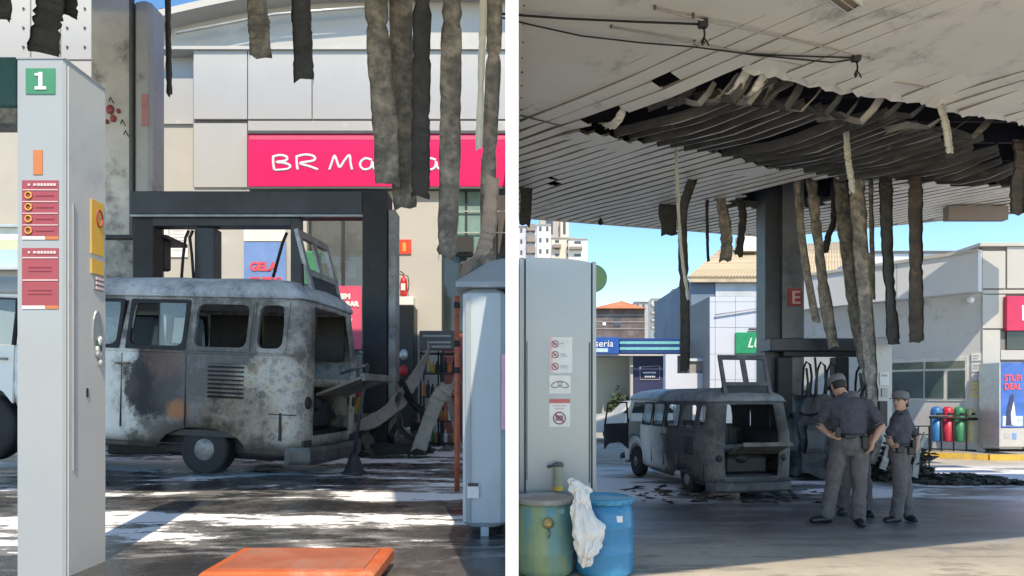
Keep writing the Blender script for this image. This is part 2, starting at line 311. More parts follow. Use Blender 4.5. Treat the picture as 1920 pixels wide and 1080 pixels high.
def van_mat(name, roof=False, dk=1.0):
    m, t, b = new_mat(name)
    v = nd(t, 'ShaderNodeTexCoord').outputs['Object']
    sx = nd(t, 'ShaderNodeSeparateXYZ'); t.links.new(v, sx.inputs[0])
    n0 = noise(t, 2.0, v, 10, .68); n2 = noise(t, 5, v, 10, .74); n3 = noise(t, 1.3, v, 5, .6); n9 = noise(t, 26, v, 6, .7)
    n1 = math_(t, 'ADD', math_(t, 'MULTIPLY', n0, .82), math_(t, 'MULTIPLY', n9, .18))
    clean = ramp(t, [(.3, (.76, .76, .72)), (.7, (.84, .84, .80))], n3)
    burnt = ramp(t, [(.38, (.02, .02, .022)), (.455, (.055, .053, .052)), (.49, (.20, .195, .185)), (.53, (.34, .33, .32)), (.57, (.52, .51, .49)), (.62, (.30, .26, .21)), (.74, (.14, .09, .05))], n1)
    def blob(cx, cz, r, e, wob=.5, sxx=1.0):
        dx = math_(t, 'MULTIPLY', math_(t, 'SUBTRACT', sx.outputs[0], cx), sxx); dz = math_(t, 'SUBTRACT', sx.outputs[2], cz)
        d = math_(t, 'SQRT', math_(t, 'ADD', math_(t, 'MULTIPLY', dx, dx), math_(t, 'MULTIPLY', dz, dz)))
        d = math_(t, 'ADD', d, math_(t, 'MULTIPLY', math_(t, 'SUBTRACT', n2, .5), wob))
        return vramp(t, r+e, r, d)
    x = math_(t, 'ADD', sx.outputs[0], math_(t, 'MULTIPLY', math_(t, 'SUBTRACT', n1, .5), 1.3))
    z_in = math_(t, 'MULTIPLY', vramp(t, 1.1, 1.75, sx.outputs[2]), .45)
    x = math_(t, 'SUBTRACT', x, z_in)
    bm = vramp(t, 1.90, 1.62, x)
    c = mix(t, bm, clean, burnt)
    c = mix(t, math_(t, 'MULTIPLY', vramp(t, 2.35, 1.6, x), .45), c, (.22, .21, .19))
    # burnt-through black patch, bare pale metal, rust
    c = mix(t, blob(1.52, .86, .28, .08), c, (.022, .022, .026))
    c = mix(t, math_(t, 'MULTIPLY', blob(.95, .85, .40, .25), .65), c, (.10, .10, .105))
    c = mix(t, math_(t, 'MULTIPLY', blob(.25, .75, .33, .2), .8), c, ramp(t, [(.38, (.24, .23, .22)), (.45, (.36, .35, .33)), (.49, (.54, .54, .51)), (.55, (.46, .42, .33)), (.60, (.33, .24, .14)), (.68, (.40, .29, .17))], n2))
    c = mix(t, math_(t, 'MULTIPLY', blob(.62, .50, .30, .2, .8), .75), c, ramp(t, [(.42, (.05, .045, .04)), (.52, (.20, .15, .10)), (.6, (.33, .30, .26))], n2))
    c = mix(t, math_(t, 'MULTIPLY', blob(1.38, 1.08, .10, .16, .9), .45), c, (.20, .12, .09))
    c = mix(t, blob(1.26, .60, .06, .08, .25), c, (.34, .15, .07))
    c = mix(t, math_(t, 'MULTIPLY', vramp(t, .36, .26, sx.outputs[2]), .8), c, (.06, .055, .05))
    if roof:
        c = mix(t, vramp(t, 2.6, 1.9, x), (.36, .36, .36), ramp(t, [(.36, (.05, .05, .055)), (.46, (.28, .30, .33)), (.60, (.52, .55, .58)), (.7, (.30, .25, .2))], n1))
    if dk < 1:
        # tail half darkened in the colour to stand for a dimmer exposure
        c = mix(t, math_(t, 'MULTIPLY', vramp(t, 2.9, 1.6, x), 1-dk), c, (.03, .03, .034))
    t.links.new(c, b.inputs['Base Color'])
    r = nd(t, 'ShaderNodeMapRange'); r.inputs[3].default_value = .35; r.inputs[4].default_value = .75
    t.links.new(bm, r.inputs[0]); t.links.new(r.outputs[0], b.inputs['Roughness'])
    bump(t, b, n2, .25, .02)
    return m
M['van'] = van_mat('burnt_van_paint'); M['van_roof'] = van_mat('burnt_van_roof', True)
M['van2'] = van_mat('darkened_van_paint', dk=.25); M['van_roof2'] = van_mat('darkened_van_roof', True, dk=.45)  # darker copies of the same van paint, dimmer exposure put into the colour
M['sooty_steel'] = mat('sooty_steel', (.09, .09, .095), .5, .4, var=.4, scale=5, dirt=(.2, .19, .18), dirt_amt=.2)

# ------------------------------------------------------------ mesh helpers
class MB:
    def __init__(s): s.v = []; s.f = []; s.sm = []
    def add(s, vs, fs, smooth=False):
        o = len(s.v); s.v += [Vector(v) for v in vs]
        for f in fs: s.f.append([i+o for i in f]); s.sm.append(smooth)
    def box(s, x0, x1, y0, y1, z0, z1, m=None, ch=0):
        if x0 > x1: x0, x1 = x1, x0
        if y0 > y1: y0, y1 = y1, y0
        if z0 > z1: z0, z1 = z1, z0
        if ch:
            c = ch; vs = []; 
            for z, i in ((z0, c), (z0+c, 0), (z1-c, 0), (z1, c)):
                a, b_, p, q = x0+i, x1-i, y0+i, y1-i
                vs += [(a+c, p, z), (b_-c, p, z), (b_, p+c, z), (b_, q-c, z), (b_-c, q, z), (a+c, q, z), (a, q-c, z), (a, p+c, z)]
            fs = [list(range(7, -1, -1)), list(range(24, 32))]
            for r in range(3):
                for k in range(8): fs.append([r*8+k, r*8+(k+1) % 8, r*8+8+(k+1) % 8, r*8+8+k])
        else:
            vs = [(x0, y0, z0), (x1, y0, z0), (x1, y1, z0), (x0, y1, z0), (x0, y0, z1), (x1, y0, z1), (x1, y1, z1), (x0, y1, z1)]
            fs = [(3, 2, 1, 0), (4, 5, 6, 7), (0, 1, 5, 4), (1, 2, 6, 5), (2, 3, 7, 6), (3, 0, 4, 7)]
        if m is not None: vs = [m @ Vector(v) for v in vs]
        s.add(vs, fs); return s
    def loft(s, rings, closed=True, caps=True, smooth=True):
        n = len(rings[0]); vs = [p for r in rings for p in r]; fs = []
        for i in range(len(rings)-1):
            for k in range(n if closed else n-1):
                a = i*n+k; b = i*n+(k+1) % n
                fs.append([a, b, b+n, a+n])
        s.add(vs, fs, smooth)
        if caps and closed:
            o = len(s.v)-len(vs)
            s.f.append([o+k for k in range(n-1, -1, -1)]); s.sm.append(False)
            s.f.append([o+(len(rings)-1)*n+k for k in range(n)]); s.sm.append(False)
        return s
    def tube(s, pts, r, n=8, caps=True):
        pts = [Vector(p) for p in pts]; rings = []; rs = r if isinstance(r, (list, tuple)) else [r]*len(pts)
        up = None
        for i, p in enumerate(pts):
            d = (pts[min(i+1, len(pts)-1)]-pts[max(i-1, 0)]).normalized()
            if up is None:
                up = d.orthogonal().normalized()
            u = (up-d*up.dot(d))
            u = u.normalized() if u.length > 1e-5 else d.orthogonal().normalized()
            up = u; w = d.cross(u)
            rings.append([p+(u*math.cos(2*PI*k/n)+w*math.sin(2*PI*k/n))*rs[i] for k in range(n)])
        return s.loft(rings, True, caps)
    def lathe(s, prof, c=(0, 0, 0), n=20, axis='z', smooth=True, caps=True):
        rings = []
        for r, h in prof:
            ring = []
            for k in range(n):
                a = 2*PI*k/n; ca, sa = math.cos(a)*r, math.sin(a)*r
                p = (ca, sa, h) if axis == 'z' else ((ca, h, sa) if axis == 'y' else (h, ca, sa))
                ring.append(Vector(p)+Vector(c))
            rings.append(ring)
        return s.loft(rings, True, caps, smooth)
    def prism(s, poly, z0, z1):
        n = len(poly)
        vs = [(x, y, z0) for x, y in poly]+[(x, y, z1) for x, y in poly]
        fs = [list(range(n-1, -1, -1)), list(range(n, 2*n))]+[[k, (k+1) % n, n+(k+1) % n, n+k] for k in range(n)]
        s.add(vs, fs); return s
    def prism_y(s, poly, y0, y1):   # polygon in x,z pushed along y
        n = len(poly)
        vs = [(x, y0, z) for x, z in poly]+[(x, y1, z) for x, z in poly]
        fs = [list(range(n)), list(range(2*n-1, n-1, -1))]+[[(k+1) % n, k, n+k, n+(k+1) % n] for k in range(n)]
        s.add(vs, fs); return s
    def ball(s, c, r, n=12, m=8):
        r = r if isinstance(r, (tuple, list)) else (r, r, r); rings = []
        for i in range(m+1):
            a = PI*i/m; a = min(max(a, .05), PI-.05)
            rings.append([Vector(c)+Vector((r[0]*math.sin(a)*math.cos(2*PI*k/n), r[1]*math.sin(a)*math.sin(2*PI*k/n), -r[2]*math.cos(a))) for k in range(n)])
        return s.loft(rings)
def obj(name, mb, m, parent=None, pivot=True, mods=None):
    me = bpy.data.meshes.new(name)
    off = Vector((0, 0, 0))
    if pivot and mb.v:
        xs = [v.x for v in mb.v]; ys = [v.y for v in mb.v]; zs = [v.z for v in mb.v]
        off = Vector(((min(xs)+max(xs))/2, (min(ys)+max(ys))/2, min(zs)))
    me.from_pydata([tuple(v-off) for v in mb.v], [], mb.f)
    me.polygons.foreach_set('use_smooth', mb.sm); me.update()
    if m is not None: me.materials.append(M[m] if isinstance(m, str) else m)
    o = bpy.data.objects.new(name, me); COL.objects.link(o)
    o.location = off
    if parent is not None:
        o.parent = parent
        o.location = off-ploc(parent)
    return o
def ploc(p):
    l = Vector((0, 0, 0))
    while p is not None: l += p.location; p = p.parent
    return l
def tag(o, label, cat, group=None):
    o['label'] = label; o['category'] = cat
    if group: o['group'] = group
    return o
def thing(name, label, cat, loc=(0, 0, 0), group=None):
    o = bpy.data.objects.new(name, None); COL.objects.link(o); o.location = loc; o.empty_display_size = .2
    return tag(o, label, cat, group)
def struct(name, mb, m):
    o = obj(name, mb, m); o['kind'] = 'structure'; return o
def P(px, py, d): return Vector(((px-960)/F*d, d, CAMZ+(740-py)/F*d))
def FB(mb, px0, py0, px1, py1, d, t, ch=0):   # a board whose front stands at distance d
    a = P(px0, py0, d); b = P(px1, py1, d); mb.box(a.x, b.x, d, d+t, b.z, a.z, ch=ch); return mb
def fb(name, px0, py0, px1, py1, d, t, m, parent, ch=0): return obj(name, FB(MB(), px0, py0, px1, py1, d, t, ch), m, parent)
FONTN = [0]
def text(s, loc, size, m, parent, rotz=0, extrude=.004, shear=0, bold=0, name='lettering', align='LEFT', sx=1.0, tilt=0):
    cu = bpy.data.curves.new(name, 'FONT'); cu.body = s; cu.size = size; cu.extrude = extrude; cu.shear = shear
    cu.offset = bold; cu.align_x = align; cu.resolution_u = 3
    tmp = bpy.data.objects.new('tmp', cu); COL.objects.link(tmp)
    dg = bpy.context.evaluated_depsgraph_get(); me = bpy.data.meshes.new_from_object(tmp.evaluated_get(dg))
    bpy.data.objects.remove(tmp); bpy.data.curves.remove(cu); me.materials.clear(); me.materials.append(M[m])
    o = bpy.data.objects.new(name, me); COL.objects.link(o)
    o.location = Vector(loc)-(ploc(parent) if parent is not None else Vector((0, 0, 0))); o.rotation_euler = (PI/2, tilt, rotz); o.scale = (sx, 1, 1); o.parent = parent
    return o
def ribbon(pts, w, twist=None, flange=.03, wob=.012, seed=0, ragged=True, n_sub=10, side=(1, 0, 0)):
    """folded sheet-metal strip: flat web with two turned edges following a path"""
    rnd = random.Random(seed); pts = [Vector(p) for p in pts]; path = []
    for i in range(len(pts)-1):
        p0 = pts[max(i-1, 0)]; p1 = pts[i]; p2 = pts[i+1]; p3 = pts[min(i+2, len(pts)-1)]
        for k in range(n_sub):
            u = k/n_sub
            path.append(.5*((2*p1)+(-p0+p2)*u+(2*p0-5*p1+4*p2-p3)*u*u+(-p0+3*p1-3*p2+p3)*u**3))
    path.append(pts[-1]); n = len(path); rings = []; side = Vector(side)
    for i, p in enumerate(path):
        d = (path[min(i+1, n-1)]-path[max(i-1, 0)]).normalized()
        u = side-d*side.dot(d); u.normalize(); nn = d.cross(u)
        tw = 0 if twist is None else twist[0]+(twist[1]-twist[0])*i/(n-1)
        tw += math.sin(i*.4+seed)*.06+.28*mnoise.noise(Vector((i*.12, seed*1.7, 4)))
        uu = u*math.cos(tw)+nn*math.sin(tw); nv = nn*math.cos(tw)-uu*0-u*math.sin(tw)
        h = w/2*(1+rnd.uniform(-.05, .05)+.09*mnoise.noise(Vector((i*.2, seed*3.1, 0)))-(.22 if rnd.random() < .07 else 0)); e = [rnd.uniform(-wob, wob) for _ in range(6)]
        c = p+nv*rnd.uniform(-wob, wob)
        rings.append([c-uu*h+nv*(flange+e[0]), c-uu*(h+e[1]*.5), c-uu*h*.4+nv*e[2], c+uu*h*.4+nv*e[3], c+uu*(h+e[4]*.5), c+uu*h+nv*(flange+e[5])])
    mb = MB(); m = 6
    if ragged:
        ext = (path[-1]-path[-2]).normalized()
        rings.append([q+ext*rnd.uniform(-.03, .07) for q in rings[-1]])
    vs = [q for r in rings for q in r]
    fs = [[i*m+k, i*m+k+1, (i+1)*m+k+1, (i+1)*m+k] for i in range(len(rings)-1) for k in range(m-1)]
    mb.add(vs, fs, False); return mb
def solid(o, t=.004):
    md = o.modifiers.new('thickness', 'SOLIDIFY'); md.thickness = t; md.offset = 0; return o
# ------------------------------------------------------------ ground
LZ = .85
g = MB(); g.add([(-.03, -30, 0), (600, -30, 0), (600, 1000, 0), (-.03, 1000, 0)], [(0, 1, 2, 3)])
struct('ground', g, 'ground_right')
g = MB(); g.add([(-600, -30, -.02), (-.03, -30, -.02), (-.03, 1000, -.02), (-600, 1000, -.02)], [(0, 1, 2, 3)])
struct('ground_beyond', g, 'road')
g = MB(); g.box(-60, -.03, -4, 60, -.01, LZ)
struct('raised_forecourt', g, 'ground_left')
w = MB(); w.box(-.02, .02, 2.0, 30, 0, 2.96)
tag(obj('partition_wall', w, 'partition_white'), 'thin white boundary wall standing end-on between the two forecourts', 'wall')

# ------------------------------------------------------------ burnt vans
VW_WIN = [(.17, .47), (.54, 1.13), (1.21, 1.82), (1.92, 2.42), (2.51, 2.98)]
def halfw(z):
    T = [(.2, .77), (.5, .80), (.9, .815), (1.16, .81), (1.20, .795), (1.66, .72), (1.72, .715)]
    if z <= T[0][0]: return T[0][1]
    for (a, p), (b, q) in zip(T, T[1:]):
        if z <= b: return p+(q-p)*(z-a)/(b-a)
    return T[-1][1]
LEN = 4.3
def make_van(label, door_open, seed):
    BM, RM, SM = ('van2', 'van_roof2', 'sooty_steel') if door_open else ('van', 'van_roof', 'steel')  # open-door van takes the copies darkened for its dimmer exposure
    root = thing('van', label, 'van')
    RR, RF = .15, .32
    xs = sorted(set([RR] + [a for w in VW_WIN for a in w] + [3.06, 3.14, 3.74, 3.82, LEN-RF] +
                    [1.01+.47*math.cos(PI*k/10) for k in range(11)] + [3.40+.42*math.cos(PI*k/10) for k in range(11)]))
    xx = [xs[0]]
    for x in xs[1:]:
        if x-xx[-1] > .018 or any(abs(x-e) < 1e-6 for w in VW_WIN for e in w):
            xx.append(x)
    xs = xx
    ys = [-.60, -.48, 0, .48, .60]
    zs = [.22, .40, .56, .72, .88, .96, 1.16, 1.20, 1.62, 1.66, 1.72]
    def ring(z, hw, ir, ifr, arch):
        R = []; t0 = RR; t1 = LEN-RF
        def side(sign):
            L = []
            for x in xs:
                u = (x-t0)/(t1-t0); X = (t0+ir)+u*((t1-ifr)-(t0+ir))
                zz = z
                if arch:
                    zb = .22+.05*u
                    for c, ra, rb, cz in ((1.01, .47, .25, .20), (3.40, .42, .42, .33)):
                        dd = abs(x-c)
                        if dd < ra: zb = max(zb, cz+rb*math.sqrt(1-(dd/ra)**2)**.8)
                    if z < 1.1: zz = zb+(z-.22)/(1.16-.22)*(1.16-zb)
                L.append(Vector((X, sign*hw, zz)))
            return L
        R += side(1)
        fx = LEN-ifr
        for k in range(1, 7):
            a = PI/2*k/7; R.append(Vector((fx-RF+RF*math.sin(a), hw-RF+RF*math.cos(a), z)))
        fy = hw-RF
        for q in (1, .5, 0, -.5, -1): R.append(Vector((fx+.03*(1-q*q), fy*q, z)))
        for k in range(1, 7):
            a = PI/2*k/7; R.append(Vector((fx-RF+RF*math.cos(a), -(hw-RF+RF*math.sin(a)), z)))
        R += list(reversed(side(-1)))
        rx = ir
        for k in range(1, 4):
            a = PI/2*k/4; R.append(Vector((rx+RR-RR*math.sin(a), -(hw-RR+RR*math.cos(a)), z)))
        for y in ys: R.append(Vector((rx-.03*(1-(y/.6)**2), y*(hw-RR)/.6*.98, z)))
        for k in range(1, 4):
            a = PI/2*k/4; R.append(Vector((rx+RR-RR*math.cos(a), (hw-RR+RR*math.sin(a)), z)))
        return R
    rings = []
    for z in zs:
        ifr = 0 if z < 1.16 else (z-1.16)*.35
        ir = max(0, z-1.16)*.10
        rings.append(ring(z, halfw(z), ir, ifr, True))
    n = len(rings[0]); mb = MB(); vs = [p for r in rings for p in r]; fs = []
    base_vs = [v.copy() for v in vs]
    for i in range(len(rings)-1):
        for k in range(n):
            a = i*n+k; b_ = i*n+(k+1) % n; f = [a, b_, b_+n, a+n]
            c = sum((vs[j] for j in f), Vector())/4; zc = (zs[i]+zs[i+1])/2
            onside = abs(abs(c.y)-halfw(c.z)) < .01 and RR < c.x < LEN-RF
            kill = False
            if onside and 1.20 < zc < 1.66:
                base_x = (xs[0]) if False else None
                for (p, q) in VW_WIN:
                    # window spans are given at belt height
                    kk = k if k < len(xs)-1 else None
                    if c.y > 0 and k < len(xs)-1 and p-.001 <= xs[k] and xs[k+1] <= q+.001: kill = True
                    if c.y < 0:
                        j0 = k-(n-len(xs)-(3+5+3))
                        xa = xs[len(xs)-1-j0] if 0 <= j0 < len(xs) else None
                        xb = xs[len(xs)-2-j0] if 0 <= j0 < len(xs)-1 else None
                        if xa is not None and xb is not None and p-.001 <= xb and xa <= q+.001: kill = True
            if c.y > 0 and k < len(xs)-1 and 3.05 <= xs[k] and xs[k+1] <= 3.83 and .56 < zc < 1.66: kill = True
            if c.y < 0 and onside and 3.14 < c.x < 3.80 and 1.20 < zc < 1.62: kill = True
            if c.x < .12 and abs(c.y) < .50 and (.96 < zc < 1.66 or .40 < zc < .88): kill = True
            if c.x > LEN-.42 and abs(c.y) < .60 and 1.20 < zc < 1.62: kill = True
            if not kill: fs.append(f)
    for v in vs:     # heat-buckled skin over the burnt half, the rest nearly true
        a_ = (.011 if v.x < 2.0 else .003)*(0 if 1.15 < v.z < 1.70 else 1); v.y += a_*mnoise.noise(v*3.1+Vector((seed, 0, 0))); v.z += a_*.5*mnoise.noise(v*2.7)
    mb.add(vs, fs, True)
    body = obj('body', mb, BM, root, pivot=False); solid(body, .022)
    # roof skin
    rf = []
    for z, hw, ir, ifr in ((1.715, .735, .035, .17), (1.735, .74, .035, .17), (1.79, .715, .06, .20), (1.85, .655, .12, .27), (1.90, .54, .22, .38), (1.93, .38, .36, .5), (1.945, .20, .5, .7), (1.95, .06, .62, .8)):
        rf.append([Vector((p.x, p.y if abs(p.y) <= hw else math.copysign(hw, p.y), z + .012*mnoise.noise(p*2.2+Vector((seed, 0, 0)))*(1 if p.x < 2.4 else .3))) for p in ring(z, max(hw, .33), ir, ifr, False)])
        if hw < .33:
            for p in rf[-1]: p.y = max(-hw, min(hw, p.y))
    r = MB(); r.loft(rf, True, False, True)
    o = len(r.v)-n; half = len(xs)
    r.f.append([o+k for k in range(n)]); r.sm.append(True)
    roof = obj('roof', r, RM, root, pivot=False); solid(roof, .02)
    # drip rail and belt moulding
    dr = MB(); pts = [Vector((x, halfw(1.72)+.022, 1.718)) for x in (.1, 1, 2, 3, 3.9)]; dr.tube(pts, .013, 6)
    dr.tube([Vector((x, -halfw(1.72)-.022, 1.718)) for x in (.1, 1, 2, 3, 3.9)], .013, 6)
    obj('drip_rail', dr, RM, root, pivot=False)
    bm_ = MB()
    for sg in (1, -1): bm_.tube([Vector((x, sg*(halfw(1.16)+.012), 1.165)) for x in (.06, 1, 2, 3.04)], .011, 6)
    obj('belt_moulding', bm_, BM, root, pivot=False)
    # window gaskets
    def gasket(x0, x1, z0, z1, sg, m='rubber', w_=.022, rad=.075):
        out = []; inn = []
        def rr(a, b, c, d, r_):
            pts = []
            for (cx, cz, a0) in ((b-r_, d-r_, 0), (a+r_, d-r_, 90), (a+r_, c+r_, 180), (b-r_, c+r_, 270)):
                for k in range(6):
                    an = math.radians(a0+18*k); pts.append((cx+r_*math.cos(an), cz+r_*math.sin(an)))
            return pts
        o_ = rr(x0-.016, x1+.016, z0-.016, z1+.016, .012); i_ = rr(x0+w_, x1-w_, z0+w_, z1-w_, rad)
        mbx = MB(); ringsx = []
        for pts, dy in ((i_, -.02), (i_, .016), (o_, .014), (o_, -.02)):
            ringsx.append([Vector((x, sg*(halfw(z)+dy+.006), z)) for x, z in pts])
        nn = len(i_); vs_ = [p for q in ringsx for p in q]; fs_ = []
        for i in range(3):
            for k in range(nn): fs_.append([i*nn+k, i*nn+(k+1) % nn, (i+1)*nn+(k+1) % nn, (i+1)*nn+k])
        mbx.add(vs_, fs_); return mbx
    for sg in (1, -1):
        for i, (a, b_) in enumerate(VW_WIN):
            fr = obj('window_frame', gasket(a, b_, 1.20, 1.66, sg, rad=.07), BM if i < 2 else 'rubber', root, pivot=False)
            if i == 2:
                q = MB(); q.box(1.50, 1.525, sg*.752-.006, sg*.752+.006, 1.23, 1.64); obj('glazing_bar', q, 'rubber', fr, pivot=False)
            if i >= 2:
                x0, x1 = (a+.02, b_-.02) if i > 2 else (1.23, 1.51)
                q = MB(); q.box(x0, x1, sg*.758-.003, sg*.758+.003, 1.22, 1.64)
                obj('pane', q, 'glass_van', fr, pivot=False)
    for i, (a, b_) in enumerate(VW_WIN[:3]):
        q = MB(); q.box(a-.02, b_+.02, -.70, -.69, 1.18, 1.68); obj('scorched_lining', q, 'char', root, pivot=False)
    # louvres, two sides
    for sg in (1, -1):
        for k in range(9):
            z = .74+k*.041; q = MB()
            q.add([(.56, sg*.806, z+.03), (.93, sg*.806, z+.03), (.93, sg*.846, z), (.56, sg*.846, z), (.56, sg*.80, z-.002), (.93, sg*.80, z-.002)], [(0, 1, 2, 3), (3, 2, 5, 4), (0, 3, 4), (1, 5, 2)])
            obj('louvre', q, SM if k > 7 else 'char', root, pivot=False)
    # door seams: narrow raised lips
    sm = MB()
    for x in (1.17, 1.86, 2.46): sm.box(x-.004, x+.004, .806, .824, .42, 1.14)
    sm.box(1.17, 2.46, .80, .808, .28, .288)
    obj('door_seam', sm, 'char_post', root, pivot=False)
    hd = MB(); hd.tube([(1.78, .815, 1.04), (1.78, .86, 1.04), (1.90, .86, 1.04), (1.90, .815, 1.04)], .012, 6); obj('door_handle', hd, SM, root, pivot=False)
    fl = MB(); fl.box(.02, .30, .80, .822, .60, .61); fl.box(.17, .19, .80, .822, .36, .62); obj('fuel_flap_edge', fl, 'char_post', root, pivot=False)
    # floor, bench frames, bulkhead
    q = MB(); q.box(.1, LEN-.2, -.74, .74, .36, .42); q.box(.10, .95, -.70, .70, .88, .92); obj('floor_pan', q, 'char', root, pivot=False)
    q = MB(); q.box(.15, .95, -.42, .42, .42, .75, ch=.05); q.lathe([(.12, 0), (.16, .05), (.16, .12), (.1, .16)], (.25, .1, .62), 12); q.tube([(.2, -.3, .6), (.3, -.1, .7), (.3, .2, .72), (.5, .35, .6)], .03)
    obj('engine', q, 'char', root, pivot=False)
    for x in (1.5, 2.2, 3.05):
        q = MB(); q.tube([(x, -.6, .42), (x-.05, -.6, 1.25), (x-.05, .6, 1.25), (x, .6, .42)], .018, 6)
        q.tube([(x, -.6, .85), (x+.45, -.6, .82), (x+.45, .6, .82), (x, .6, .85)], .018, 6)
        for y in (-.4, -.2, 0, .2, .4): q.tube([(x-.02, y, .86), (x-.05, y, 1.24)], .008, 5)
        obj('seat_frame', q, SM if x < 3 else 'black_plastic', root, pivot=False)
    q = MB(); q.lathe([(.20, 0), (.215, .012), (.20, .024)], (3.62, .35, 1.08), 20); q.tube([(3.62, .35, 1.09), (3.95, .35, .6)], .02)
    obj('steering_wheel', q, 'black_plastic', root, pivot=False)
    # wheels
    for x in (1.01, 3.40):
        for sg in (1, -1):
            wy = sg*(.70 if x > 2 else .63); q = MB()
            flat = .03 if x < 2 else 0
 
            cz = .335 if x > 2 else .23; k_ = 1 if x > 2 else .76
            prof = [(.20, -.09), (.27*k_, -.098), (.325*k_, -.085), (.335*k_, -.05), (.335*k_, .05), (.325*k_, .085), (.27*k_, .098), (.20, .09)]
            q.lathe(prof, (x, wy, cz), 32, 'y'); 
            for v_ in q.v:
                if v_.z < .0: v_.z = .002
            ty = obj('wheel', q, 'rubber', root, pivot=False)
            q = MB(); s_ = sg
            q.lathe([(.20, s_*.075), (.19, s_*.085), (.17, s_*.06), (.14, s_*.045), (.125, s_*.075), (.10, s_*.095), (.05, s_*.105), (.01, s_*.108)], (x, wy, cz), 28, 'y')
            obj('hubcap', q, 'hub', ty, pivot=False)
    q = MB(); q.box(.25, 1.6, -.50, .50, .13, .42, ch=.04); q.tube([(1.01, -.62, .25), (1.01, .62, .25)], .05); obj('axle_housing', q, 'char_post', root, pivot=False)
    q = MB(); q.box(2.9, 3.8, -.45, .45, .22, .42, ch=.04); q.tube([(3.4, -.62, .335), (3.4, .62, .335)], .04); obj('front_axle', q, 'char_post', root, pivot=False)
    for sg in (1, -1):
        q = MB(); q.add([(x_, sg*.58, z_) for x_, z_ in ((.45, .2), (.45, .62), (1.58, .62), (1.58, .2))]+[(x_, sg*.77, z_) for x_, z_ in ((.45, .62), (1.58, .62))], [(0, 1, 2, 3), (1, 4, 5, 2)]); obj('wheel_well', q, 'char_post', root, pivot=False)
    # bumpers
    q = MB(); pr = []
    for y in (-.80, -.72, -.5, 0, .5, .72, .80):
        xo = -.10 if abs(y) < .7 else (-.05 if abs(y) < .78 else .12)
        pr.append([Vector((xo-.02, y, .13)), Vector((xo-.045, y, .17)), Vector((xo-.045, y, .26)), Vector((xo-.02, y, .30)), Vector((xo+.01, y, .30)), Vector((xo+.01, y, .13))])
    q.loft(pr, smooth=False); obj('rear_bumper', q, 'sooty_steel', root, pivot=False)
    q = MB(); pr = []
    for y in (-.86, -.7, 0, .7, .86):
        xo = LEN+.12 if abs(y) < .8 else LEN-.12
        pr.append([Vector((xo, y, .30)), Vector((xo+.04, y, .37)), Vector((xo, y, .44)), Vector((xo-.03, y, .37))])
    q.loft(pr, smooth=False); obj('front_bumper', q, SM, root, pivot=False)
    q = MB()
    q.prism_y([(.02, .14), (.02, .36), (-.02, .36), (-.02, .14)], -.7, .7); obj('rear_valance', q, 'char', root, pivot=False)
    for sg in (1, -1):
        q = MB(); q.lathe([(.065, .03), (.07, -.01), (.05, -.035), (.01, -.04)], (.005, sg*.62, .72), 14, 'x'); obj('tail_lamp', q, 'char_post', root, pivot=False)
    # raised tailgate, burnt, standing up from the roof edge
    T = Matrix.Translation((.06, 0, 1.70)) @ Matrix.Rotation(math.radians(17), 4, 'Y')
    q = MB(); Hh, Wd = (.88, .47) if door_open else (.78, .40)
    for (y0, y1, z0, z1) in ((-Wd, Wd, 0, .07), (-Wd, Wd, Hh-.08, Hh), (-Wd, -Wd+.07, .07, Hh-.08), (Wd-.07, Wd, .07, Hh-.08), (-Wd+.07, Wd-.07, .30, .37)):
        q.box(-.02, .02, y0, y1, z0, z1, T)
    q.box(-.012, .012, -.05, .05, .37, Hh-.08, T)
    tg = obj('tailgate', q, SM, root, pivot=False)
    q = MB(); q.box(-.008, .008, -Wd+.07, Wd-.07, .075, .295, T); obj('tailgate_panel', q, 'char', tg, pivot=False)
    for sg in (1, -1):
        q = MB(); q.tube([T @ Vector((.0, sg*.45, .40)), Vector((.04, sg*.60, 1.25))], .012, 6); obj('tailgate_strut', q, 'char_post', root, pivot=False)
    # lifted engine lid
    T = Matrix.Translation((-.02, 0, .80)) @ Matrix.Rotation(math.radians(22), 4, 'Y')
    q = MB(); q.box(-.52, 0, -.46, .46, -.012, .012, T); q.box(-.54, -.50, -.46, .46, -.04, .03, T)
    obj('engine_lid', q, 'scorched', root, pivot=False)
    # front door on the driver's side
    a = math.radians(-68 if door_open else 0); hx, hy = 3.80, .815
    T = Matrix.Translation((hx, hy, 0)) @ Matrix.Rotation(a, 4, 'Z') @ Matrix.Translation((-hx, -hy, 0)) if door_open else Matrix.Identity(4)
    q = MB(); arch = [(3.40+.44*math.cos(t_), .33+.44*math.sin(t_)) for t_ in [PI*k/12 for k in range(1, 9)]]
    poly = [(3.07, .60), (3.07, 1.18), (3.80, 1.18), (3.80, .58)]+[p for p in arch if p[0] > 3.07 and p[1] > .55]
    n_ = len(poly)
    vs_ = [(x, .80, z) for x, z in poly]+[(x, .825, z) for x, z in poly]
    fs_ = [list(range(n_)), list(range(2*n_-1, n_-1, -1))]+[[(k+1) % n_, k, n_+k, n_+(k+1) % n_] for k in range(n_)]
    q.add([T @ Vector(v) for v in vs_], fs_)
    dm = 'char_blue' if door_open else BM
    door = obj('front_door', q, dm, root, pivot=False)
    q = MB()
    fpts = [(3.09, .805, 1.18), (3.12, .735, 1.64), (3.68, .735, 1.66), (3.79, .80, 1.18)]
    q.tube([T @ Vector(p) for p in fpts], .022, 6)
    obj('door_window_frame', q, 'rubber', door, pivot=False)
    if not door_open:
        q = MB(); q.box(3.13, 3.70, .758, .764, 1.19, 1.64); obj('pane', q, 'glass_van', door, pivot=False)
